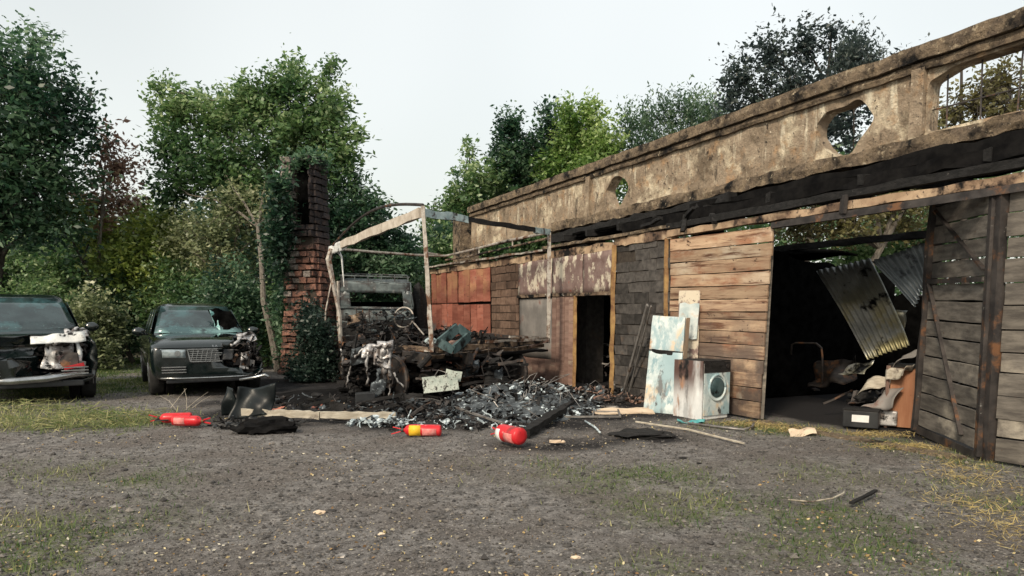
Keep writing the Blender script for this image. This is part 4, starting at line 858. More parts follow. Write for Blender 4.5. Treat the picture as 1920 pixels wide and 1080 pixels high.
# bed rails
MB().bar(BN + Vector((0, 0, -.02)), BR, .08, .10, 16, .01).obj('bed_rail', 'orail', truck)
MB().bar(BN + Vector((-.15, .0, -.16)), BR + Vector((-.12, 0, -.12)), .07, .07, 14, .012).obj('bed_rail', 'orail', truck)
MB().bar(BN + Vector((-1.35, .6, .02)), BN + Vector((.2, .1, .0)), .09, .08, 10, .015).obj('bed_rail', 'orail', truck)
MB().bar(BL, BF, .08, .1, 10, .01).obj('bed_rail', 'charmetal', truck)
MB().bar(BR, BF, .08, .1, 10, .01).obj('bed_rail', 'charmetal', truck)
MB().bar(BN.lerp(BR, .35) + Vector((0, 0, .06)), BN.lerp(BR, .72) + Vector((0, 0, .07)), .05, .09, 4, .004).obj('yellow_rail', 'orail', truck)
MB().bar(BN.lerp(BR, .66) + Vector((-.1, 0, .12)), BR + Vector((0, 0, .03)), .05, .07, 6, .006).obj('side_strip', 'rail', truck)
MB().bar(BN.lerp(BR, .42) + Vector((-.04, -.10, .07)), BR + Vector((0, -.06, .02)), .045, .05, 8, .006).obj('side_rail', 'rail', truck)
MB().bar(BR + Vector((-.42, -.5, -.12)), BR + Vector((-.02, -.1, .0)), .08, .04).obj('side_bracket', 'brownplank', truck)
for i, t in enumerate((.2, .45, .7, .9)): MB().bar(BN.lerp(BL, t) + Vector((0, 0, -.1)), BR.lerp(BF, t) + Vector((0, 0, -.1)), .08, .09, 8, .02).obj('cross_member', 'charmetal', truck)
ax_ = (Lc - Nc).normalized(); ay_ = Vector((-ax_.y, ax_.x, 0)); ay_ = ay_ if ay_.x > 0 else -ay_
mid0 = (BN + BR) / 2; 
for o_ in (-.5, .35): MB().bar(Vector((mid0.x - .75, mid0.y - 1.3, .82)) + ay_ * o_, Vector((mid0.x - .75, mid0.y - 1.3, .85)) + ay_ * o_ + ax_ * 7.2, .09, .2, 12, .015).obj('chassis_rail', 'charmetal', truck)
# bed floor and charred load
def bedfn(u, v):
    p = (BN.lerp(BR, u)).lerp(BL.lerp(BF, u), v); return p + Vector((0, 0, -.20 + .05 * mnoise.noise(p * 2)))
MB().sheet(bedfn, 16, 16, .04).obj('bed_floor', 'soot', truck)
def heap(fn_c, n, seed, szr, mats, parent=None, name='scrap', flat=.5, **kw):
    """a heap of bent strips, rods, lumps and crumpled sheet, one mesh per material"""
    rr = random.Random(seed); buf = {m_: MB() for m_ in mats}
    for i in range(n):
        m_ = rr.choice(mats); b = buf[m_]; p = fn_c(rr); k = rr.random(); sz = rr.uniform(*szr)
        d = Vector((rr.gauss(0, 1), rr.gauss(0, 1), rr.gauss(0, flat))).normalized(); e = Vector((rr.gauss(0, 1), rr.gauss(0, 1), rr.gauss(0, flat))).normalized()
        if k < .40: b.tube([p - d * sz, p - d * sz * .3 + e * sz * .25, p + d * sz * .4 - e * sz * .1, p + d * sz * rr.uniform(.8, 1.2) + e * sz * .3], rr.uniform(.006, .016), 4)
        elif k < .56:
            c_ = crumple(p, d * sz * 1.2, e * sz * .7, 5, 5, sz * .25, 5 / max(sz, .1) * .5, rr.random() * 40, .006); b.add(c_.v, c_.f)
        elif k < .85: b.blob(p, Vector((sz * rr.uniform(.3, .6), sz * rr.uniform(.3, .6), sz * rr.uniform(.15, .4))), rr.random() * 50, .8, 2.4, 2 if sz > .12 else 1)
        else: b.bar(p - d * sz * .8, p + d * sz * .8, rr.uniform(.02, .06), rr.uniform(.015, .04), 3, .01)
    o = None
    for m_, b in buf.items():
        if b.v: o = b.obj(name, m_, parent, **kw)
    return o
heap(lambda q: (lambda a, b: bedfn(a, b) + Vector((0, 0, .02 + q.random() ** 2 * (.10 + .25 * b))))(q.random(), .08 + .92 * q.random()), 420, 1, (.10, .34), ['char', 'soot', 'shadesoot', 'char', 'charmetal'], truck, 'charred_load', kind='stuff')
heap(lambda q: D(q.uniform(650, 800), q.uniform(640, 665), q.uniform(13.5, 16)), 70, 2, (.10, .30), ['char', 'charmetal', 'soot'], truck, 'charred_load', kind='stuff')
# wheels, axle, melted engine wreck below the near end
def wheelhub(p, rz, r=.42):
    b = MB(); d = Vector((cos(rz), sin(rz), 0))
    t = MB(); ring = [p + (Vector((-d.y, d.x, 0)) * cos(a) + Vector((0, 0, 1)) * sin(a)) * r for a in [2 * pi * i / 20 for i in range(21)]]
    t.tube(ring, .045, 6); t.tube([p - d * .12, p + d * .12], .16, 12); t.tube([p - d * .03, p + d * .03], r * .93, 20)
    return t.obj('wheel_rim', 'charmetal', truck)
for p, rz in ((Vector((-2.25, 13.3, .42)), .8), (Vector((.0, 15.2, .42)), .8), (Vector((-4.0, 16.9, .42)), .8), (Vector((-2.7, 18.8, .42)), .8)): wheelhub(p, rz)
MB().tube([Vector((-2.25, 13.3, .45)), Vector((0., 15.2, .45))], .07, 8).obj('axle', 'charmetal', truck)
MB().tube([Vector((-4.0, 16.9, .45)), Vector((-2.7, 18.8, .45))], .07, 8).obj('axle', 'charmetal', truck)
heap(lambda q: D(q.uniform(645, 960), q.uniform(665, 745), q.uniform(13.1, 15.0)), 420, 3, (.10, .32), ['soot', 'shadesoot', 'char', 'char', 'charmetal'], truck, 'burnt_running_gear', kind='stuff')
heap(lambda q: D(q.uniform(640, 740), q.uniform(655, 740), q.uniform(13.6, 15.2)), 90, 33, (.15, .38), ['soot', 'char'], truck, 'burnt_running_gear', kind='stuff')
def strand(px, Y, r, m='meltalu', name='melted_strand'):
    pts = [D(u, v, Y + .05 * i) for i, (u, v) in enumerate(px)]; q = []
    for i in range(len(pts) - 1):
        for k in range(4): q.append(pts[i].lerp(pts[i + 1], k / 4) + Vector([R.uniform(-.02, .02) for _ in range(3)]))
    q.append(pts[-1]); rr = [r * R.uniform(.35, 1.1) for _ in q]; rr[-1] = r * .3
    return MB().tube(q, rr, 6).obj(name, m, truck, True)
strand([(700, 655), (680, 655), (664, 672), (655, 690), (650, 720)], 12.9, .028)
strand([(690, 662), (688, 685), (690, 705), (686, 722)], 12.8, .042)
strand([(732, 648), (718, 652), (715, 675), (722, 700), (720, 715)], 12.6, .065)
strand([(725, 650), (730, 680), (732, 720), (728, 745)], 12.65, .032)
strand([(738, 700), (750, 720), (765, 738)], 12.6, .030)
strand([(700, 650), (715, 646), (733, 648)], 12.6, .05)
strand([(712, 690), (708, 715), (712, 742)], 12.7, .05, 'ash')
strand([(640, 655), (643, 675), (641, 690)], 13.4, .025)
for i, (u, v, Y, s) in enumerate([(722, 655, 12.65, .2), (716, 672, 12.7, .2), (690, 658, 12.9, .16), (708, 728, 12.7, .18), (930, 700, 13.6, .2), (885, 690, 13.6, .2), (672, 668, 13, .2)]):
    crumple(D(u, v, Y), (s * 1.4, .05, R.uniform(-.1, .1)), (0.02, .1, s * 1.5), 7, 7, .06, 6, i, .01).obj('melted_sheet', 'meltalu' if i in (0, 1, 2) else 'ash', truck, True)
# the tyre-like coil and dark box under the wreck
MB().tube([BN + Vector((-.02, -.05, -.1)), BN + Vector((-.22, -.1, -.32))], [.05, .055], 8).obj('broken_post_foot', 'char', truck)
pl = crumple(D(826, 719, 12.3), (.62, .03, .07), (-.03, 0, .28), 6, 4, .012, 3, 3, .012).obj('number_plate', 'plate', truck); pl['label'] = 'scorched pale number plate hanging askew'
MB().tube([D(815, 705, 12.28), D(822, 694, 12.28), D(835, 698, 12.28), D(838, 706, 12.28)], .008, 5).obj('plate_wire', 'greypipe', truck)
MB().bar(D(835, 702, 12.45), D(865, 708, 12.45), .02, .18, 2, .005).obj('plate_bracket', 'plate', truck)
# green crate-like tray on the bed
def tray():
    a, b, c_, d = D(824, 643, 12.6), D(858, 613, 12.9), D(880, 630, 13.0), D(850, 657, 12.6); m_ = MB()
    for p, q in ((a, b), (b, c_), (c_, d), (d, a)): m_.bar(p, q, .05, .15, 2, .003)
    return m_
tr_ = thing('metal_tray', 'dark green metal tray tilted on the burnt truck bed beside the near post', 'tray', D(850, 650, 13.))
tray().obj('rim', 'tealsteel', tr_)
crumple(D(853, 640, 12.95), (.40, .12, .12), (.02, .32, .02), 6, 6, .05, 6, 1, .01).obj('burnt_contents', 'brownplank', tr_)
tb = MB().blob(D(808, 640, 12.9), (.12, .1, .07), 4, .3).obj('blistered_canister', 'bluerail', None); tb['label'] = 'small blistered pale blue canister on the truck bed'; tb['category'] = 'canister'
# cab shell beyond the bed
cabp = G(705, 700); CYd = 19.3
def CP(u, v, dy=0.): return D(u, v, CYd + dy)
def panel(name, q, m, t=.03, nx=8, nz=4, amp=.012, smooth=True):
    q = [Vector(p) for p in q]
    fn = lambda u, v: q[0].lerp(q[1], u).lerp(q[3].lerp(q[2], u), v) + Vector((0, amp * mnoise.noise(Vector((u * 4, v * 4, amp * 99))) * 2, 0))
    return MB().sheet(fn, nx, nz, t).obj(name, m, truck, smooth)
panel('cab_header', [CP(634, 548), CP(771, 550), CP(768, 530), CP(636, 526)], 'cab')
panel('cab_roof', [CP(636, 527), CP(768, 531), CP(765, 524, 1.9), CP(652, 521, 1.9)], 'cab', nz=6)
panel('cab_front', [CP(636, 650), CP(776, 650), CP(774, 577), CP(636, 577)], 'cab')
panel('window_pillar', [CP(634, 578), CP(658, 578), CP(655, 546), CP(634, 546)], 'cab')
panel('window_pillar', [CP(757, 578), CP(776, 578), CP(772, 546), CP(754, 546)], 'cab')
panel('cab_side', [CP(636, 650), CP(648, 640, 1.9), CP(650, 527, 1.9), CP(636, 527)], 'cab')
panel('cab_side', [CP(776, 650), CP(769, 640, 1.9), CP(765, 527, 1.9), CP(771, 530)], 'cab')
panel('cab_back', [CP(648, 645, 1.9), CP(769, 645, 1.9), CP(768, 566, 1.9), CP(648, 566, 1.9)], 'soot')
panel('burnt_hood', [CP(640, 662, -1.1), CP(772, 662, -1.1), CP(770, 600, -.1), CP(640, 598, -.1)], 'char', amp=.1, nx=14, nz=10)
MB().bar(CP(636, 576, -.03), CP(775, 578, -.03), .04, .05, 6, .005).obj('window_sill', 'cab', truck)
MB().tube([CP(634, 527, -.02), CP(634, 600, -.02), CP(638, 690, -.02)], .045, 6).obj('corner_pillar', 'rail', truck)
rk = MB().bar(CP(636, 516, .1), CP(768, 520, .1), .03, .03).obj('roof_rack', 'cab', truck)
MB().bar(CP(648, 513, 1.5), CP(762, 516, 1.5), .03, .03).obj('rack_rail', 'cab', rk)
for i in range(6):
    u = 640 + i * 25; MB().bar(CP(u, 516.5 + i * .6, .1), CP(u, 528, .1), .025, .025).obj('rack_upright', 'cab', rk)
    MB().bar(CP(u, 516 + i * .6, .1), CP(652 + i * 22, 513 + i * .6, 1.5), .02, .02).obj('rack_slat', 'cab', rk)
sw_c = CP(757, 595, -.75); ring = [sw_c + Vector((cos(a) * .25, sin(a) * .12, sin(a) * .26)) for a in [2 * pi * i / 24 for i in range(25)]]
sw = MB().tube(ring, .022, 6).obj('steering_wheel', 'rail', truck)
for a in (.3, 2.4, 4.4): MB().bar(sw_c, sw_c + Vector((cos(a) * .24, sin(a) * .11, sin(a) * .25)), .025, .02).obj('spoke', 'charmetal', sw)
MB().tube([CP(773, 602, -.9), CP(795, 628, -1.3)], .02, 6).obj('steering_column', 'rail', truck)
for u in (668, 680, 692): MB().bar(CP(u, 580, -.9), CP(u + 2, 625, -.9), .035, .02, 4, .006).obj('seat_frame', 'charmetal', truck)
heap(lambda q: CP(q.uniform(640, 775), q.uniform(583, 650), -q.uniform(.2, 1.2)), 130, 7, (.08, .26), ['char', 'charmetal', 'cab', 'ash'], truck, 'cab_wreckage', kind='stuff')
crumple(CP(665, 597, -1.0), (.38, 0, .1), (0, .1, .22), 6, 5, .05, 5, 3, .01).obj('scorched_pad', 'orail', truck)
MB().blob(D(786, 590, 20.), (.25, .3, .8), 5, .3).obj('charred_door', 'char', truck)

# ------------------------------------------------------------------ ash and debris on the ground
def pt(q, c, rx, ry, h): 
    a = q.uniform(0, 6.28); r = sqrt(q.random()); p = Vector((c.x + cos(a) * r * rx, c.y + sin(a) * r * ry, 0)); p.z = .03 + h * (1 - r * r) * q.random(); return p
def mound(c, rx, ry, h, m, seed, name, **kw):
    def fn(u, v):
        a = u * 2 * pi; r = v; x = cos(a) * r * rx; y = sin(a) * r * ry
        z = h * (1 - r * r) * (.8 + .6 * mnoise.noise(Vector((x * 2, y * 2, seed)))) + .06 * mnoise.noise(Vector((x * 7, y * 7, seed))) - .02
        return Vector((c.x + x, c.y + y, z if r < .98 else -.03))
    return MB().sheet(fn, 40, 14, .01).obj(name, m, None, **kw)
c1 = G(975, 762)
mound(c1, 1.5, 1.9, .42, 'ash', 1, 'ash_heap', label='heap of blue-grey ash and burnt scrap in front of the doors', category='ash heap', kind='stuff')
heap(lambda q: pt(q, c1, 1.5, 1.8, .42), 1500, 11, (.025, .12), ['ash', 'ash', 'ashflake', 'char', 'soot', 'char', 'shadesoot', 'charmetal'], None, 'ash_debris', label='burnt wire and flaky scrap strewn over the ash', category='debris', kind='stuff')
heap(lambda q: pt(q, G(1000, 752), 1.0, 1.3, .42), 420, 19, (.02, .09), ['ashflake', 'ash', 'ashflake', 'soot'], None, 'ash_flakes', label='pale blue-grey ash flakes on top of the ash heap', category='ash', kind='stuff')
c2 = G(720, 760)
mound(G(700, 745), 2.4, 1.7, .16, 'soot', 2, 'soot_heap', label='low black heap of burnt material under the truck', category='ash heap', kind='stuff')
heap(lambda q: pt(q, G(780, 775), 1.9, .8, .2), 260, 12, (.05, .18), ['char', 'ash', 'charmetal', 'soot', 'ash'], None, 'ash_debris', label='charred bits in front of the truck wreck', category='debris', kind='stuff')
heap(lambda q: pt(q, G(610, 760), 1.9, 1.1, .12), 170, 13, (.04, .15), ['char', 'soot', 'ash', 'charmetal'], None, 'ash_debris', label='charred bits left of the truck wreck', category='debris', kind='stuff')
heap(lambda q: pt(q, G(720, 797), .55, .25, .10), 90, 14, (.05, .14), ['ashflake', 'ashflake', 'ash'], None, 'ash_flakes', label='pale blue-grey ash flakes left of the red cylinder with yellow label', category='ash', kind='stuff')
heap(lambda q: pt(q, G(1115, 740), .9, .8, .15), 150, 15, (.05, .22), ['char', 'soot', 'ash', 'brownplank'], None, 'ash_debris', label='charred bits inside and before the small doorway', category='debris', kind='stuff')
heap(lambda q: pt(q, G(1180, 755), 1.1, .6, .10), 110, 16, (.05, .2), ['char', 'charmetal', 'brownplank'], None, 'ash_debris', label='rusty wire and charred bits under the leaning strips', category='debris', kind='stuff')
heap(lambda q: pt(q, G(830, 800), 1.3, .4, .04), 110, 17, (.02, .10), ['char', 'ash', 'soot', 'ashflake'], None, 'ash_debris', label='thin scatter of charred flakes near the red cylinders', category='debris', kind='stuff')
heap(lambda q: pt(q, G(480, 800), .7, .35, .10), 60, 18, (.05, .18), ['char', 'soot', 'plastic'], None, 'ash_debris', label='charred bits around the torn black bumper', category='debris', kind='stuff')
def single(mb, name, m, label, cat, smooth=False, group=None, bevel=0):
    o = mb.obj(name, m, None, smooth, bevel); o['label'] = label; o['category'] = cat
    if group: o['group'] = group
    return o
gp = lambda u, v, z=0.: G(u, v) + Vector((0, 0, z))
single(MB().bar(gp(455, 790, .14), gp(600, 793, .12), .07, .11, 14, .008).bar(gp(601, 793, .12), gp(742, 791, .10), .07, .10, 12, .008), 'fallen_beam', 'palewood', 'long pale scorched beam lying across the soot left of the wreck', 'beam')
single(MB().bar(gp(983, 820, .06), gp(1077, 770, .16), .13, .09, 14, .014), 'charred_beam', 'char', 'charred black timber lying beside the tipped red cylinder', 'beam')
single(MB().bar(gp(850, 776, .12), gp(945, 800, .05), .03, .03, 6, .008), 'thin_rod', 'greypipe', 'thin grey rod leaning out of the ash towards the tipped cylinder', 'rod')
single(crumple(gp(1120, 775, .05), WR * -.1 + Vector((1.9, -.1, .0)), Vector((.0, .30, .02)), 14, 4, .02, 3, 1, .025), 'fallen_board', 'cream', 'pale half-burnt board on the ground before the leaning door panel', 'board')
fr = thing('fallen_grid', 'flat rusty metal frame lying on the ground in front of the doorway', 'frame', gp(1105, 775))
P = [gp(1060, 786, .04), gp(1163, 786, .04), gp(1157, 768, .05), gp(1072, 766, .05)]
for a, b in ((0, 1), (1, 2), (2, 3), (3, 0)): MB().bar(P[a], P[b], .03, .03, 3, .003).obj('frame_bar', 'greypipe', fr)
MB().bar((P[0] + P[3]) / 2, (P[1] + P[2]) / 2, .02, .02).obj('frame_bar', 'greypipe', fr)
MB().bar((P[0] + P[1]) / 2, (P[2] + P[3]) / 2, .02, .02).obj('frame_bar', 'greypipe', fr)
single(MB().blob(gp(1204, 818, .035), (.36, .30, .05), 3, .4, 1.5, 3), 'black_mat', 'char', 'flat black charred mat on the ground below the washing machine', 'mat')
single(MB().tube([gp(1192, 797, .05), gp(1290, 812, .05), gp(1395, 836, .03)], .014, 5), 'wooden_stick', 'palewood', 'long thin brown stick lying in front of the washing machine', 'stick')
single(MB().tube([gp(1290, 797, .03), gp(1360, 806, .03), gp(1393, 811, .04), gp(1410, 806, .04), gp(1413, 800, .05)], .018, 6), 'bent_pipe', 'greypipe', 'pale pipe with a hooked end beside the teal rag', 'pipe', True)
single(crumple(gp(1296, 795, .04), (.42, .03, 0), (.04, .14, .02), 14, 8, .05, 9, 1, .008), 'rag', 'teal', 'crumpled teal rag at the foot of the washing machine', 'rag', True)
single(MB().bar(gp(1030, 832, .03), gp(1052, 832, .03), .05, .03, 2, .004).blob(gp(1056, 833, .03), (.025, .02, .02), 1), 'yellow_marker', 'cream', 'small pale yellow stub lying right of the tipped red cylinder', 'stub')
single(MB().bar(gp(1596, 948, .02), gp(1642, 925, .03), .035, .02, 4, .005), 'charred_stick', 'char', 'short charred stick in the grass in the right foreground', 'stick')
single(MB().tube([gp(1478, 941, .02), gp(1520, 947, .03), gp(1560, 945, .05), gp(1581, 935, .05), gp(1584, 926, .04)], .008, 5), 'wire_loop', 'palewood', 'pale curved cord lying in the grass left of the charred stick', 'cord', True)
single(MB().tube([gp(1097, 792, .02), gp(1108, 800, .03), gp(1117, 806, .03), gp(1125, 815, .03)], .016, 5), 'bent_strip', 'ashflake', 'twisted pale strip between the metal frame and the black mat', 'strip', True)
single(crumple(gp(1504, 815, .05), (.36, .02, .02), (.05, .2, .03), 8, 6, .04, 6, 4, .008), 'crumpled_paper', 'cream', 'crumpled tan scrap on the grass before the open bay', 'scrap')
for u, v, k, lb in ((1280, 861, .045, 'small dark green stub lying in the dirt below the long stick'), (218, 945, .05, 'flat grey stone at the left edge of the bare dirt'), (640, 1040, .04, 'pointed grey stone near the bottom edge, left of the middle'),
                    (598, 960, .05, 'flat pale brick chip in the middle of the yard'), (715, 1000, .03, 'small pale round stone right of the brick chip'), (755, 930, .035, 'upright grey stone in the middle of the yard'),
                    (1310, 870, .03, 'small brown stone right of the green stub'), (1080, 1040, .035, 'white stone near the bottom edge, right of the middle')):
    pz = gp(u, v); pz.z = float(gz(pz.x, pz.y)) + k * .15
    single(MB().blob(pz, (k, k * .6, k * .4), u, .4, 1.5, 2), 'stone', 'char' if 'green' in lb else ('cream' if 'pale' in lb or 'white' in lb else 'greypipe'), lb, 'stone')
# torn bumper pieces beside the large car
bp_ = thing('torn_bumper', 'torn-off black bumper panel standing in the soot by the burnt car', 'bumper', gp(465, 775))
crumple(gp(478, 790, .30) , (.62, .05, .05), (.10, .16, .46), 18, 14, .10, 2.6, 3, .012, .35).obj('panel', 'blacktrim', bp_, True)
crumple(gp(433, 785, .26), (.24, -.16, -.02), (.06, .02, .46), 10, 12, .09, 3, 5, .012, .2).obj('side_flap', 'blacktrim', bp_, True)
MB().tube([gp(452, 775, .56), gp(480, 775, .60), gp(500, 775, .64), gp(508, 775, .60)], [.02, .025, .03, .02], 6).obj('edge_trim', 'chrome', bp_, True)
single(MB().blob(gp(500, 812, .08), (.42, .22, .13), 8, .5, 1.8, 3), 'charred_lump', 'soot', 'black charred lump in front of the pale beam', 'lump')
single(MB().blob(gp(511, 782, .34), (.05, .04, .05), 3, .4), 'broken_lamp', 'melted', 'small pale broken fitting behind the pale beam', 'fitting')
for u, v, lb in ((522, 775, 'orange-red scrap just behind the pale beam'), (593, 770, 'reddish scrap on the soot behind the middle of the beam'), (635, 770, 'tan scrap on the soot behind the beam, toward the wreck')):
    single(crumple(gp(u, v, .06), (.16, .03, .03), (.02, .12, .05), 6, 5, .05, 9, u, .008), 'scrap', 'redplank' if 'red' in lb else 'cream', lb, 'scrap')
bx = single(MB().box(gp(685, 762, .14), (.34, .26, .22), Matrix.Rotation(.3, 3, 'Z'), .012), 'dark_box', 'plastic', 'dark grey box lying below the melted metal strands', 'box', bevel=.01)
single(MB().tube([gp(770, 772, .10), gp(776, 766, .13)], [.085, .085], 14), 'tin_can', 'charmetal', 'burnt round tin lying on its side in the ash', 'tin')
single(MB().bar(gp(955, 700, .9), gp(980, 700, .92), .02, .12).bar(gp(955, 700, .82), gp(980, 700, .84), .12, .12), 'charred_bracket', 'char', 'charred angle piece at the right end of the wreck', 'bracket')

# ------------------------------------------------------------------ fire extinguishers
def extinguisher(label, loc, rz, r=.085, L=.42, roll=0., yellow=False, white=False, tilt=0.):
    t = thing('fire_extinguisher', label, 'fire extinguisher', (0, 0, 0), 'fire extinguishers lying on the ground')
    prof = [(-.5 * L, .5 * r), (-.5 * L + .01, .92 * r), (-.5 * L + .03, r), (.32 * L, r), (.40 * L, .93 * r), (.46 * L, .72 * r), (.5 * L, .34 * r), (.53 * L, .28 * r)]
    MB().tube([(x, 0, 0) for x, _ in prof], [q for _, q in prof], 24).obj('cylinder', 'redpaint', t, True)
    MB().tube([(.52 * L, 0, 0), (.60 * L, 0, 0)], .026, 10).obj('valve', 'charmetal', t, True)
    MB().bar((.58 * L, 0, .015), (.86 * L, .0, .055), .022, .012, 3).obj('lever', 'redpaint', t)
    MB().bar((.58 * L, 0, -.015), (.82 * L, .0, -.04), .022, .012, 3).obj('handle', 'redpaint', t)
    MB().tube([(.56 * L, .02, 0), (.62 * L, .10, -.02), (.45 * L, r * 1.25, -.02), (.2 * L, r * 1.2, -.02)], .011, 6).obj('hose', 'plastic', t, True)
    def band(x0, x1, a0, a1, m, nm):
        vs = []; fs = []; n = 14
        for i in range(n + 1):
            a = a0 + (a1 - a0) * i / n
            for x in (x0, x1): vs.append((x * L, -cos(a) * (r + .0015), sin(a) * (r + .0015)))
        for i in range(n): fs.append((2 * i, 2 * i + 1, 2 * i + 3, 2 * i + 2))
        b = MB().add(vs, fs).obj(nm, m, t, True); so_ = b.modifiers.new('t', 'SOLIDIFY'); so_.thickness = .001; so_.offset = 1
    if yellow: band(.05, .36, -.9, 1.3, 'yellow', 'label')
    if white: band(.18, .36, -.5, 1.5, 'whitepaint', 'label')
    band(-.38, .0, -.2, 1.1, 'pink', 'instruction_label')
    move(t, loc, rz, roll, tilt)
    return t
def ext_at(u, v, r=.085, z=None): p = G(u, v); return Vector((p.x, p.y + r, r + .005 if z is None else z))
extinguisher('red fire extinguisher with a yellow label, lying left of the tipped one', ext_at(792, 820, .078), pi + radians(-3), .078, .50, pi + .2, yellow=True)
extinguisher('short thick red fire extinguisher tipped with its base toward the viewer', ext_at(956, 838, .115) + Vector((-.0, .12, 0)), radians(128), .112, .46, pi + .1, white=True)
extinguisher('red fire extinguisher pointing left, the upper of the crossed pair', ext_at(318, 798, .08) + Vector((.02, .10, .005)), radians(192), .076, .44)
extinguisher('red fire extinguisher with its valve to the right, the nearer of the crossed pair', ext_at(345, 800, .08) + Vector((.04, -.06, 0)), radians(-8), .078, .44, .4)

# ------------------------------------------------------------------ panels, washing machine, strips leaning at the door
fp = thing('fridge_door', 'burnt white enamel door panel leaning upright beside the block wall', 'door panel', gp(1242, 775))
q0, q1 = G(1208, 772), G(1272, 778); d_ = (q1 - q0).normalized(); n_ = Vector((-d_.y, d_.x, 0))
top_l = D(1226, 592, q0.y + .28); top_r = D(1287, 596, q1.y + .28)
def fdoor(u, v): 
    p = q0.lerp(q1, u).lerp(top_l.lerp(top_r, u), v); return p + Vector((0, .018 * mnoise.noise(Vector((u * 3, v * 7, 1))), 0)) - n_ * 0
MB().sheet(lambda u, v: fdoor(u, v * .63), 8, 12, -.04).obj('lower_panel', 'white', fp, True, bevel=.004)
MB().sheet(lambda u, v: fdoor(u, .645 + v * .355), 8, 8, -.045).obj('upper_panel', 'white', fp, True, bevel=.004)
crumple((fdoor(.02, .630) + fdoor(.8, .625)) / 2 + Vector((0, -.055, 0)), fdoor(.8, .625) - fdoor(.02, .63), Vector((0, .01, .075)), 10, 3, .02, 7, 3, .01).obj('handle_recess', 'char', fp)
MB().sheet(lambda u, v: q1.lerp(top_r, v) + Vector((.01 + .10 * u, .02 + .16 * u, 0)), 3, 8, .02).obj('side_edge', 'cream', fp)
pa = thing('scorched_panel', 'tall scorched sheet panel standing between the enamel door and the washing machine', 'panel', gp(1300, 770))
z0 = G(1290, 762); MB().sheet(lambda u, v: D(1270, 600, 12.02).lerp(D(1310, 600, 11.95), u).xy.to_3d() + Vector((.04 * v, .1 * v, .02 + 2.02 * v)), 4, 12, .03).obj('panel', 'peel', pa)
MB().sheet(lambda u, v: D(1272, 600, 11.98).lerp(D(1309, 600, 11.91), u).xy.to_3d() + Vector((.03 * v, .06, 1.22 + .60 * v + .04 * mnoise.noise(Vector((u * 3, v, 4))))), 4, 6, .02).obj('enamel_upper', 'white', pa)
wm = thing('washing_machine', 'small smoke-stained white washing machine with a round door on its right side', 'washing machine', (0, 0, 0))
def washer():
    s_ = .60; hgt = .92; b = MB()
    b.sheet(lambda u, v: Vector((-s_ / 2 + s_ * u, -s_ / 2, hgt * v + 0.0)) + Vector((0, .012 * mnoise.noise(Vector((u * 3, v * 3, 8))), 0)), 8, 8, -.02)
    b.obj('front_side', 'washer', wm)
    MB().box((0, 0, hgt / 2 - .01), (s_ - .01, s_ - .045, hgt - .03), None, .004).obj('cabinet', 'washer', wm, bevel=.012)
    MB().sheet(lambda u, v: Vector((-s_ / 2 + s_ * u, -s_ / 2 + s_ * v, hgt + .012 * mnoise.noise(Vector((u * 3, v * 3, 2))))), 8, 8, .02).obj('top', 'char', wm)
    x = s_ / 2
    MB().box((x + .008, 0, .82), (.02, s_ - .03, .16), None, .002).obj('control_panel', 'char', wm, bevel=.004)
    ring = [Vector((x + .015, cos(a) * .18, .50 + sin(a) * .20)) for a in [2 * pi * i / 28 for i in range(29)]]
    MB().tube(ring, .020, 8).obj('door_ring', 'white', wm, True)
    MB().tube([(x + .0, 0, .50), (x + .018, 0, .50), (x + .03, 0, .50)], [.16, .155, .10], 24).obj('door_glass', 'tealsteel', wm, True)
    MB().box((x + .004, 0, .40), (.014, s_ - .03, .66), None, .001).obj('right_face', 'white', wm)
    MB().tube([(x + .02, .2, .83), (x + .04, .2, .83)], .03, 12).obj('knob', 'charmetal', wm)
    for a in (-1, 1):
        for c in (-1, 1): MB().tube([(a * .27, c * .27, -.0), (a * .27, c * .27, .03)], .025, 8).obj('foot', 'plastic', wm)
washer()
pw = G(1330, 788); move(wm, (pw.x - .03, pw.y + .36, .0), radians(-58), 0, 0)
ls = thing('metal_strips', 'two long grey metal strips leaning together against the dark block wall', 'metal strips', gp(1172, 742))
MB().bar(gp(1168, 742, .02), D(1214, 572, 12.75), .035, .07, 6, .004).obj('strip', 'greypipe', ls)
MB().bar(gp(1178, 744, .02), D(1221, 574, 12.7), .025, .04, 6, .004).obj('strip', 'greypipe', ls)

# ------------------------------------------------------------------ things inside the bay
def wpix(u, v, n): 
    s, z = S(u, v, n); return W(s, n, z)
def corr(name, label, q, n_out, m, waves, bend=0.):
    q = [Vector(p) for p in q]; nn = (q[1] - q[0]).cross(q[3] - q[0]).normalized()
    def fn(u, v): return q[0].lerp(q[1], u).lerp(q[3].lerp(q[2], u), v) + nn * (.022 * sin(u * waves * 2 * pi) + bend * sin(v * pi) + .02 * mnoise.noise(Vector((u * 3, v * 3, waves))))
    o = MB().sheet(fn, waves * 8, 10, .004).obj(name, m, None, True); o['label'] = label; o['category'] = 'roofing sheet'; o['group'] = 'corrugated sheets hanging in the bay'
    return o
corr('corrugated_sheet', 'long dirty corrugated sheet hanging slanted in the open bay', [wpix(1530, 508, 2.2), wpix(1632, 485, 2.2), wpix(1706, 648, 1.5), wpix(1626, 674, 1.5)], 2, 'zinc', 9, .06)
corr('corrugated_sheet', 'smaller blue-grey corrugated sheet hanging higher by the leaf', [wpix(1634, 490, 1.7), wpix(1742, 452, 1.7), wpix(1744, 510, 1.5), wpix(1715, 576, 1.5)], 2, 'zincblue', 9, .03)
def wq(u, v, n, z=None):
    p = wpix(u, v, n); 
    if z is not None: p.z = z
    return p
def on_floor(u, v): p = G(u, v); p.z = .02; return p
bb = thing('battery_box', 'black box with a white label on the bay floor', 'box', on_floor(1625, 803))
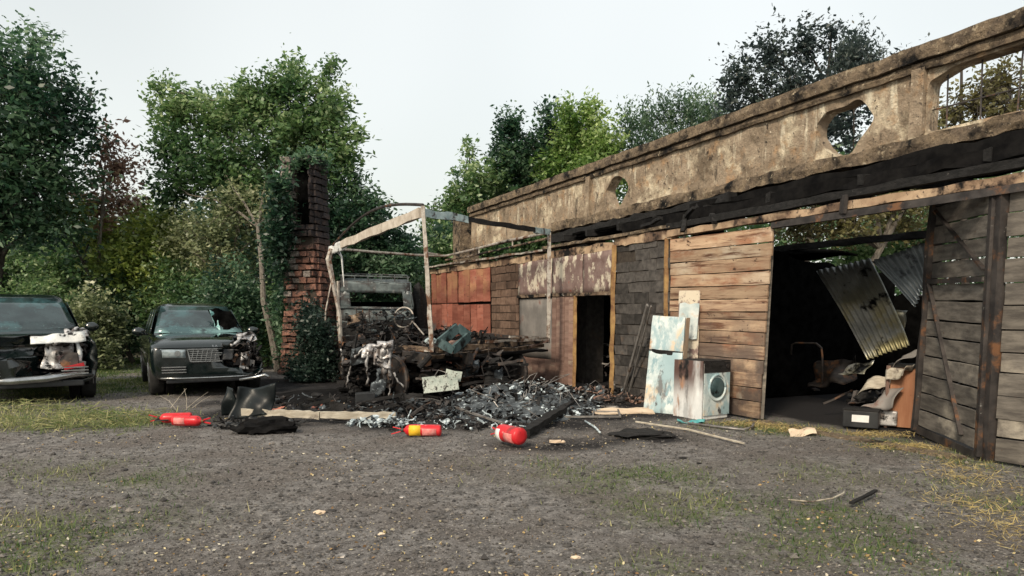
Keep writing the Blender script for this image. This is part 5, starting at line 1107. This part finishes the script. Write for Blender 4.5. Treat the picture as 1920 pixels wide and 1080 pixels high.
rot = Matrix.Rotation(PHI + .55, 3, 'Z'); c_ = on_floor(1622, 806) + Vector((.0, .12, .13))
MB().box(c_, (.46, .26, .24), rot, .003).obj('case', 'plastic', bb, bevel=.012)
MB().box(c_ + rot @ Vector((.0, -.134, .01)), (.22, .004, .10), rot).obj('label', 'whitepaint', bb)
MB().box(c_ + Vector((0, 0, .125)), (.47, .27, .03), rot).obj('lid', 'char', bb, bevel=.006)
gb = thing('grey_canister', 'pale grey canister right of the black labelled box', 'canister', on_floor(1672, 803))
c_ = on_floor(1672, 803) + Vector((.0, .12, .12)); MB().box(c_, (.26, .2, .22), rot, .006).obj('body', 'meltalu', gb, bevel=.02)
MB().tube([c_ + Vector((0, 0, .1)), c_ + Vector((0, 0, .16))], .03, 10).obj('cap', 'plastic', gb); MB().tube([c_ + Vector((-.08, 0, .12)), c_ + Vector((-.06, 0, .17)), c_ + Vector((.0, 0, .18))], .01, 6).obj('handle', 'plastic', gb)
ck = thing('wooden_cabinet', 'orange-brown burnt cabinet beside the open leaf in the bay', 'cabinet', on_floor(1702, 800))
c_ = D(1704, 600, 10.15); c_.z = 0; rot2 = Matrix.Rotation(PHI + .5, 3, 'Z')
MB().box(c_ + Vector((0, 0, .45)), (.34, .30, .86), rot2, .01).obj('carcass', 'cabinet', ck)
MB().box(c_ + Vector((0, 0, .90)), (.42, .36, .04), rot2, .01).obj('top', 'char', ck); MB().bar(c_ + rot2 @ Vector((-.20, -.17, 0)), c_ + rot2 @ Vector((-.20, -.17, .9)), .04, .04, 4, .004).obj('post', 'brownplank', ck)
for i, (u, v, n, a, b, m, lb) in enumerate([(1640, 722, 1.2, .42, .20, 'palewood', 'crumpled pale sheet below the hanging corrugated sheet'), (1605, 690, 1.3, .4, .2, 'zinc', 'bent grey sheet fragment under the long corrugated sheet'),
                                          (1655, 748, 1.1, .45, .22, 'greydoor', 'curved grey sheet leaning on the cabinet'), (1700, 672, 1.3, .26, .16, 'greydoor', 'pale crumpled scrap on top of the cabinet')]):
    single(crumple(wq(u, v, n), WR * a + Vector((0, 0, .12)), NI * .2 + Vector((0, 0, b)), 12, 9, .09, 4, i, .008), 'bent_sheet', m, lb, 'sheet', True)
single(MB().tube([wq(1483, 665, 2.5), wq(1485, 646, 2.5), wq(1492, 643, 2.5), wq(1530, 644, 2.5), wq(1540, 652, 2.5), wq(1542, 670, 2.5), wq(1542, 720, 2.5)], .02, 6), 'chair_frame', 'charmetal', 'burnt tubular chair frame deep in the dark bay', 'chair frame', True)
single(MB().bar(on_floor(1436, 712) + Vector((.4, .5, .2)), on_floor(1540, 745) + Vector((0, .2, .1)), .1, .03, 6, .01), 'charred_board', 'charmetal', 'charred board lying slanted on the bay floor', 'board')
single(MB().bar(wq(1445, 570, 3.2), wq(1490, 568, 3.2), .05, .05, 4, .01), 'pipe_stub', 'greypipe', 'pale pipe end in the darkness behind the plank door', 'pipe')
heap(lambda q: W(q.uniform(5.9, 8.5), q.uniform(1.4, 4.8), q.uniform(.03, .40)), 300, 21, (.08, .4), ['soot', 'char', 'char', 'charmetal', 'charmetal', 'greydoor'], None, 'bay_debris', label='black burnt debris covering the floor of the open bay', category='debris', kind='stuff')
heap(lambda q: W(q.uniform(.2, 1.8), q.uniform(.6, 4.0), q.uniform(.03, .9)), 150, 22, (.1, .4), ['soot', 'char', 'charmetal', 'greydoor'], None, 'doorway_debris', label='black burnt debris visible in the small doorway', category='debris', kind='stuff')
single(MB().tube([wq(1120, 650, 1.6), wq(1130, 668, 1.6), wq(1148, 668, 1.6)], .03, 6).tube([wq(1090, 640, 1.7), wq(1150, 648, 1.7)], .03, 6), 'burnt_pipework', 'greypipe', 'grey burnt pipework in the small dark doorway', 'pipe', True)
for i, (u, v, n, a, b, m, lb) in enumerate([(1560, 700, 3.2, .9, .5, 'charmetal', 'dark bent sheet on the bay floor behind the chair frame'), (1480, 610, 3.6, .8, .3, 'charmetal', 'scorched sheet leaning on the far left of the bay'),
                                          (1545, 560, 4.6, 1.2, .6, 'soot', 'sooty sheet hanging at the back of the bay'), (1670, 610, 1.9, .5, .35, 'zinc', 'crumpled corrugated scrap below the higher sheet'), (1690, 700, 1.2, .3, .2, 'palewood', 'pale torn strip beside the cabinet')]):
    single(crumple(wq(u, v, n), WR * a + Vector((0, 0, .12)), NI * .2 + Vector((0, 0, b)), 12, 9, .12, 4, i + 9, .008), 'bent_sheet', m, lb, 'sheet', True)

# ------------------------------------------------------------------ cars
def subsurf_apply(o, lv, cut=()):
    m = o.modifiers.new('s', 'SUBSURF'); m.levels = lv; m.render_levels = lv
    cs = []
    for c in cut:
        b = o.modifiers.new('b', 'BOOLEAN'); b.operation = 'DIFFERENCE'; b.solver = 'EXACT'; b.object = c; cs.append(c)
    dg = bpy.context.evaluated_depsgraph_get(); dg.update(); me = bpy.data.meshes.new_from_object(o.evaluated_get(dg))
    o.modifiers.clear(); old = o.data; o.data = me
    for c in cs: bpy.data.objects.remove(c, do_unlink=True)
    me.polygons.foreach_set('use_smooth', [True] * len(me.polygons))
def car(label, carve):
    """4x4 with its nose toward -y; local x to the viewer's right. carve: burnt-away region (centre, radii)"""
    t = thing('parked_car', label, 'car', (0, 0, 0), 'dark off-roaders parked at the left')
    st = [(-2.50, .86, .46, .88, .92), (-2.49, .93, .36, .96, .99), (-2.38, .99, .31, 1.02, 1.06), (-2.2, 1.0, .30, 1.06, 1.12), (-1.8, 1.0, .30, 1.08, 1.17), (-1.0, 1.0, .30, 1.11, 1.21), (-.6, 1.0, .30, 1.12, 1.20), (.6, 1.0, .30, 1.13, 1.18), (1.9, .99, .32, 1.14, 1.18), (2.3, .95, .38, 1.12, 1.17), (2.45, .84, .48, 1.06, 1.12)]
    vs = []; fs = []
    for y, w_, zb, zs, zt_ in st:
        h = [(0, zb), (.80 * w_, zb), (.96 * w_, zb + .08), (w_, (zb + zs) / 2), (.99 * w_, zs - .10), (.965 * w_, zs), (.74 * w_, zt_ - .012), (0, zt_)]
        ring = [(x, z) for x, z in h] + [(-x, z) for x, z in h[-2:0:-1]]
        vs += [(x, y, z) for x, z in ring]
    k = 14
    for i in range(len(st) - 1):
        for j in range(k): fs.append((i * k + j, i * k + (j + 1) % k, (i + 1) * k + (j + 1) % k, (i + 1) * k + j))
    def cap(o, flip):
        q = [(0, 1, 13), (1, 2, 12, 13), (2, 3, 11, 12), (3, 4, 10, 11), (4, 5, 9, 10), (5, 6, 8, 9), (6, 7, 8)]
        return [tuple(o + a for a in (f if flip else f[::-1])) for f in q]
    fs += cap(0, True) + cap((len(st) - 1) * k, False)
    body = MB().add(vs, fs).obj('body', 'carpaint', t)
    cuts = []
    for sx in (-1, 1):
        for y in (-1.52, 1.42): cuts.append(MB().tube([(sx * .62, y, .36), (sx * 1.2, y, .36)], .43, 24).obj('cut', 'soot'))
    if carve:
        for (c, r, sd) in carve: cuts.append(MB().blob(c, r, sd, .55, 1.5, 3).obj('cut', 'soot'))
    subsurf_apply(body, 2, cuts)
    body.data.materials.append(mt['soot'])
    for p in body.data.polygons: 
        if p.material_index > 0: pass
    # greenhouse
    def ghp(z):   # half width front/back, y front, y back
        t_ = (z - 1.10) / .66
        return .90 - .20 * t_, -.98 + .92 * t_, 2.25 - .38 * t_
    lv = [1.04, 1.12, 1.45, 1.72, 1.80, 1.835]; vs = []; fs = []; kk = 12
    for z in lv:
        hw_, yf, yb = ghp(min(z, 1.78)); ins = {1.80: .05, 1.835: .22}.get(z, 0); hw_ -= ins * .8; yf += ins * 2.2; yb -= ins * 1.2
        cn = .12; b_ = .05
        vs += [(-hw_ + cn, yf, z), (-hw_ * .4, yf - b_, z), (hw_ * .4, yf - b_, z), (hw_ - cn, yf, z), (hw_, yf + cn * 1.3, z), (hw_, (yf * 2 + yb) / 3, z), (hw_, (yf + yb * 2) / 3, z), (hw_, yb - cn, z), (hw_ - cn, yb, z), (-hw_ + cn, yb, z), (-hw_, yb - cn, z), (-hw_, yf + cn * 1.3, z)]
    for i in range(len(lv) - 1):
        for j in range(kk): fs.append((i * kk + j, i * kk + (j + 1) % kk, (i + 1) * kk + (j + 1) % kk, (i + 1) * kk + j))
    o_ = (len(lv) - 1) * kk; fs.append(tuple(o_ + j for j in range(kk))); fs.append(tuple(range(kk))[::-1])
    gh = MB().add(vs, fs).obj('cabin', 'carpaint', t); subsurf_apply(gh, 1)
    def gpatch(name, m, quad, off, t_=.006):
        q = [Vector(p) for p in quad]; nn = (q[1] - q[0]).cross(q[3] - q[0]).normalized() * off
        return MB().sheet(lambda u, v: q[0].lerp(q[1], u).lerp(q[3].lerp(q[2], u), v) + nn + Vector((0, -.05 * (1 - (2 * u - 1) ** 2), 0)) * (1 if name == 'windscreen' else 0), 8, 4, t_).obj(name, m, t, True)
    def FP(x, z, o=0.):
        hw_, yf, yb = ghp(z); return Vector((x * (hw_ - .06), yf - .012 + abs(x) ** 4 * .045, z))
    gpatch('windscreen', 'crackglass', [FP(-1, 1.16), FP(1, 1.16), FP(.97, 1.71), FP(-.97, 1.71)], .045)
    for sx in (-1, 1):
        def SP(a, z):
            hw_, yf, yb = ghp(z); return Vector((sx * (hw_ + .006), a, z))
        for a0, a1, b0, b1 in ((-.66, .32, -.12, .34), (.40, 1.22, .42, 1.20), (1.30, 1.95, 1.28, 1.70)):
            q = [SP(a0, 1.17), SP(a1, 1.17), SP(b1, 1.68), SP(b0, 1.68)]; 
            MB().sheet(lambda u, v: q[0].lerp(q[1], u).lerp(q[3].lerp(q[2], u), v), 3, 3, .004 * sx).obj('side_window', 'glassdark', t, True)
    gpatch('rear_window', 'glassdark', [Vector((.75, 2.25, 1.18)), Vector((-.75, 2.25, 1.18)), Vector((-.62, 1.93, 1.68)), Vector((.62, 1.93, 1.68))], .01)
    # wheels
    for sx in (-1, 1):
        for y in (-1.52, 1.42):
            prof = [(-.125, .28), (-.12, .36), (-.10, .385), (.10, .385), (.12, .36), (.125, .28)]
            wh = MB().tube([(sx * .86 + x, y, .385) for x, _ in prof], [r_ for _, r_ in prof], 28).obj('wheel', 'tyre', t, True)
            MB().tube([(sx * .86 + sx * .10, y, .385), (sx * .86 + sx * .128, y, .385)], [.27, .25], 20).obj('rim', 'rim', wh)
            for a in range(5): 
                an = a * 2 * pi / 5; MB().bar((sx * .99, y, .385), (sx * .985, y + cos(an) * .25, .385 + sin(an) * .25), .05, .02, up=(1, 0, 0)).obj('spoke', 'chrome', wh)
            MB().tube([(sx * .60, y, .36), (sx * .72, y, .36)], .43, 24).obj('wheel_well', 'soot', t)
    # mirrors
    for sx in (-1, 1):
        mb = MB().blob((sx * 1.08, -.62, 1.22), (.13, .07, .09), 1, .05, 1, 2).bar((sx * .92, -.58, 1.16), (sx * 1.02, -.60, 1.18), .05, .04).obj('mirror', 'carpaint', t, True)
    # front: grille, lamps, vents, lower trim
    g = MB().box((0, -2.49, .80), (.74, .03, .22)).obj('grille', 'plastic', t)
    for i in range(5): MB().bar((-.35, -2.512, .72 + i * .040), (.35, -2.512, .72 + i * .040), .01, .013).obj('grille_bar', 'chrome', g)
    for i in range(9): MB().bar((-.33 + i * .08, -2.514, .70), (-.285 + i * .08, -2.514, .90), .01, .011, up=(1, 0, 0)).obj('grille_bar', 'chrome', g)
    for a, b in (((-.345, -2.515, .69), (-.385, -2.515, .91)), ((-.385, -2.515, .915), (.37, -2.515, .915)), ((-.345, -2.515, .685), (.35, -2.515, .685))): MB().bar(a, b, .02, .02).obj('grille_frame', 'chrome', g)
    for sx in (-1, 1):
        hl = MB().sheet(lambda u, v: Vector((sx * (.42 + .54 * u), -2.525 + .12 * u ** 4, .755 + .155 * v + .025 * u)), 8, 3, .03 * sx).obj('headlight', 'lamp', t, True)
        for i in range(2): MB().tube([(sx * (.55 + .19 * i), -2.48 + .04 * i, .845), (sx * (.55 + .19 * i), -2.528 + .05 * i, .845)], .052, 14).obj('lens', 'chrome', hl)
        for i in range(3): MB().bar((sx * .42, -2.520, .49 + i * .05), (sx * .82, -2.495, .49 + i * .05), .014, .018).obj('vent_slat', 'chrome', t)
    MB().tube([(-.84, -2.46, .385), (-.5, -2.51, .375), (0, -2.525, .372), (.5, -2.51, .375), (.78, -2.46, .385)], .016, 6).obj('lower_trim', 'chrome', t, True)
    MB().bar((-.90, -2.512, .945), (.60, -2.512, .945), .012, .010, 8).obj('bonnet_gap', 'shadesoot', t)
    MB().box((0, -2.40, .33), (1.5, .12, .10)).obj('undertray', 'plastic', t, bevel=.02)
    MB().box((0, 0, .33), (1.7, 4.2, .12)).obj('underbody', 'soot', t)
    MB().bar((-.9, -.30, 1.84 - .06), (-.9, -.30, 1.84 - .059), .001, .001).obj('aerial', 'plastic', t)
    for sx in (-1, 1): MB().bar((sx * 1.002, -.55, .78), (sx * 1.002, .95, .80), .012, .03, up=(0, 0, 1)).obj('door_trim', 'chrome', t)
    return t
# the large car: its right front corner (viewer's right) burnt away
c1_ = car('black off-roader with a burnt-out front corner, parked between bushes', [((.80, -2.40, .82), (.56, .60, .44), 3), ((1.0, -1.9, .95), (.34, .6, .30), 5), ((.45, -2.52, .80), (.32, .18, .30), 9)])
def burnt_corner(t, sx, seed):
    heap(lambda q: Vector((sx * q.uniform(.40, .90), -q.uniform(1.75, 2.28), q.uniform(.42, .98))), 90, seed, (.05, .20), ['char', 'soot', 'charmetal', 'plastic'], t, 'burnt_insides', kind='stuff')
    def sp(pts, r, m, nm='peeled_edge'): 
        q = []
        for i in range(len(pts) - 1):
            for k_ in range(4): q.append(Vector(pts[i]).lerp(Vector(pts[i + 1]), k_ / 4) + Vector([R.uniform(-.012, .012) for _ in range(3)]))
        q.append(Vector(pts[-1])); return MB().tube(q, [r * R.uniform(.5, 1.5) for _ in q], 6).obj(nm, m, t, True)
    sp([(sx * .36, -2.40, .97), (sx * .50, -2.32, 1.02), (sx * .58, -2.20, 1.10), (sx * .70, -2.05, 1.20), (sx * .84, -1.95, 1.20), (sx * .93, -1.80, 1.12)], .026, 'meltalu')
    crumple((sx * .70, -2.12, 1.13), (sx * .36, .06, -.02), (0, .26, .10), 9, 6, .04, 7, seed, .006).obj('peeled_bonnet_skin', 'meltalu', t, True)
    crumple((sx * .50, -2.30, 1.0), (sx * .26, .06, .05), (0, .14, .06), 7, 5, .03, 7, seed + 2, .006).obj('peeled_bonnet_skin', 'charmetal', t, True)
    sp([(sx * .70, -2.24, 1.02), (sx * .73, -2.28, .86), (sx * .70, -2.30, .72)], .035, 'meltalu', 'melted_bracket')
    sp([(sx * .86, -2.05, 1.0), (sx * .80, -2.20, .85), (sx * .90, -2.1, .66)], .025, 'charmetal', 'melted_bracket')
    MB().box((sx * .70, -2.32, .58), (.17, .10, .20), Matrix.Rotation(.2, 3, 'Y'), .01).obj('exposed_box', 'greydoor', t, bevel=.01)
    MB().box((sx * .56, -2.34, .70), (.26, .06, .24), Matrix.Rotation(-.3, 3, 'Z'), .03).obj('exposed_bracket', 'charmetal', t)
    MB().bar((sx * .35, -2.30, .46), (sx * .95, -2.18, .44), .06, .10, 5, .01).obj('crash_bar', 'charmetal', t)
burnt_corner(c1_, 1, 51)
heap(lambda q: Vector((q.uniform(.15, .75), -q.uniform(2.15, 2.40), q.uniform(.50, .92))), 60, 52, (.05, .18), ['soot', 'char', 'charmetal', 'shadesoot'], c1_, 'burnt_insides', kind='stuff')
crumple((.30, -2.47, .80), (.20, -.02, .02), (.06, .02, .22), 7, 7, .04, 6, 4, .006).obj('melted_grille', 'plastic', c1_, True)
crumple((.62, -2.40, .66), (.18, .02, .0), (.03, .02, .34), 7, 8, .05, 7, 14, .006).obj('melted_bracket', 'meltalu', c1_, True)
crumple((.82, -2.02, .98), (.10, .36, -.02), (.04, 0, .34), 8, 8, .05, 6, 24, .006).obj('burnt_wing', 'charmetal', c1_, True)
wh_c = bpy.data.curves.new('letters', 'FONT'); wh_c.body = 'R A'; wh_c.size = .06; wh_c.extrude = .003; wh_c.align_x = 'CENTER'
dg = bpy.context.evaluated_depsgraph_get(); fo = bpy.data.objects.new('letters', wh_c); COL.objects.link(fo); dg.update()
lme = bpy.data.meshes.new_from_object(fo.evaluated_get(bpy.context.evaluated_depsgraph_get())); bpy.data.objects.remove(fo, do_unlink=True); lme.materials.clear(); lme.materials.append(mt['chrome'])
lo = put('bonnet_lettering', lme, c1_); lo.location = (.08, -2.49, .955); lo.rotation_euler = (radians(62), 0, 0)
c1_.scale = (1.08, 1.05, 1.04)
for ch in list(c1_.children):
    if ch.name.split('.')[0] == 'grille':
        for g_ in list(ch.children):
            if sum(v.co.x for v in g_.data.vertices) / len(g_.data.vertices) > .18: bpy.data.objects.remove(g_, do_unlink=True)
            elif g_.name.startswith('grille_bar') or g_.name.startswith('grille_frame'):
                for v in g_.data.vertices: v.co.x = min(v.co.x, .16 + .05 * sin(v.co.z * 40))
        for v in ch.data.vertices: v.co.x = min(v.co.x, .14)
        continue
    if ch.name.split('.')[0] in ('headlight', 'vent_slat', 'mirror') and sum(v.co.x for v in ch.data.vertices) > 0 and ch.name.split('.')[0] != 'mirror':
        for g_ in list(ch.children): bpy.data.objects.remove(g_, do_unlink=True)
        bpy.data.objects.remove(ch, do_unlink=True)
crumple((.50, -.70, 1.46), (.44, .0, -.03), (-.12, .28, .42), 9, 9, .05, 6, 2, .008).obj('dark_hole_patch', 'shadesoot', c1_)  # dark sheet over the glass imitates the darkness inside a hole
crumple((.33, -.73, 1.42), (.08, .0, .0), (-.08, .28, .42), 5, 9, .04, 9, 3, .008).obj('glass_shards', 'tealglass', c1_)
p = G(396, 742); a_ = radians(30)
move(c1_, (p.x + sin(-a_) * 2.45 * 1 + .0, p.y + cos(a_) * 2.45, 0), a_)
c2_ = car('dark off-roader with a gutted front, cut by the left picture edge', [((.45, -2.35, .75), (.62, .42, .46), 8), ((-.2, -2.4, .95), (.5, .3, .2), 4)])
for ch in list(c2_.children):
    if ch.name.split('.')[0] in ('headlight', 'grille', 'lower_trim') and (ch.name.split('.')[0] != 'headlight' or sum(v.co.x for v in ch.data.vertices) > 0):
        for g_ in list(ch.children): bpy.data.objects.remove(g_, do_unlink=True)
        bpy.data.objects.remove(ch, do_unlink=True)
burnt_corner(c2_, 1, 57); 
heap(lambda q: Vector((q.uniform(-.3, .6), -q.uniform(2.0, 2.25), q.uniform(.45, .95))), 60, 58, (.05, .22), ['char', 'soot', 'charmetal'], c2_, 'burnt_insides', kind='stuff')
crumple((.42, -2.36, 1.06), (.80, .02, .04), (0, .12, .14), 10, 6, .035, 5, 3, .008).obj('white_insulation', 'melted', c2_, True)
crumple((.40, -2.33, .78), (.40, .02, .0), (.10, .02, .42), 9, 9, .07, 5, 6, .006).obj('hanging_foil', 'meltalu', c2_, True)
MB().tube([(.70, -2.28, .98), (.72, -2.34, .80), (.70, -2.33, .60)], [.03, .04, .03], 6).obj('hanging_hose', 'melted', c2_, True)
MB().tube([(-.8, -2.38, .42), (-.3, -2.48, .40), (.2, -2.50, .42), (.6, -2.46, .47), (.9, -2.36, .44)], [.05, .06, .06, .05, .02], 8).obj('bumper_trim', 'chrome', c2_, True)
MB().box((.62, -2.42, .60), (.30, .05, .06), Matrix.Rotation(-.2, 3, 'Y'), .008).obj('red_lens', 'redlamp', c2_)
p = G(62, 758); a2 = radians(36); c2_.scale = (1.08, 1.08, 1.13)
move(c2_, (p.x - sin(a2) * 2.45, p.y + cos(a2) * 2.45, 0), a2)
# dry stalks in front of the large car
wd = thing('dry_weed', 'dry pale weed stalks sticking up in front of the large car', 'weed', gp(340, 762))
wb = MB()
for u0, v0, u1, v1 in ((330, 768, 300, 742), (345, 770, 390, 735), (350, 768, 345, 728), (320, 765, 350, 728), (360, 765, 395, 742)):
    a, b = G(u0, v0), D(u1, v1, G(u0, v0).y + .1); wb.tube([a, a.lerp(b, .5) + Vector((.02, 0, .03)), b], [.006, .004, .002], 4)
wb.obj('stalks', 'palewood', wd)

# thin wires sticking out of the ash
wr_ = MB(); q_ = random.Random(77)
for i in range(46):
    a = pt(q_, G(985, 760), 1.5, 1.6, .3); d = Vector((q_.gauss(0, .16), q_.gauss(0, .16), q_.uniform(.05, .30)))
    wr_.tube([a, a + d, a + d * 1.5 + Vector((q_.gauss(0, .12), q_.gauss(0, .12), -.05)), a + d * 1.2 + Vector((q_.gauss(0, .25), q_.gauss(0, .2), -.2))], .006, 4)
o = wr_.obj('burnt_wire', 'greypipe', None); o['label'] = 'tangle of thin burnt wires sticking out of the ash heap'; o['category'] = 'wire'; o['kind'] = 'stuff'

q_ = random.Random(91); left_ = MB()
for i in range(26):                                             # torn black sheets and charred slats in the wreck; the rest lies in the soot to its left
    u, v, Y = (q_.uniform(655, 960), q_.uniform(668, 735), q_.uniform(12.9, 13.8)) if i < 16 else (q_.uniform(520, 800), q_.uniform(752, 790), 0)
    p = D(u, v, Y) if Y else G(u, v) + Vector((0, 0, .08)); a = q_.uniform(.18, .42)
    if i % 2: b = crumple(p, (a, q_.uniform(-.1, .1), q_.uniform(-.12, .12)), (q_.uniform(-.1, .1), .12, a * q_.uniform(.3, .8)), 8, 6, .06, 5, i, .008)
    else: b = MB().bar(p - Vector((a, q_.uniform(-.1, .1), q_.uniform(-.05, .12) if Y else 0)), p + Vector((a, q_.uniform(-.1, .1), q_.uniform(-.05, .15))), .04, .05, 5, .012)
    if Y: b.obj('torn_sheet' if i % 2 else 'charred_slat', q_.choice(['char', 'soot', 'charmetal']), truck)
    else: left_.add(b.v, b.f)
left_.obj('charred_scrap', 'char', None, label='charred slats and torn sheet lying behind the pale beam', category='scrap', kind='stuff')
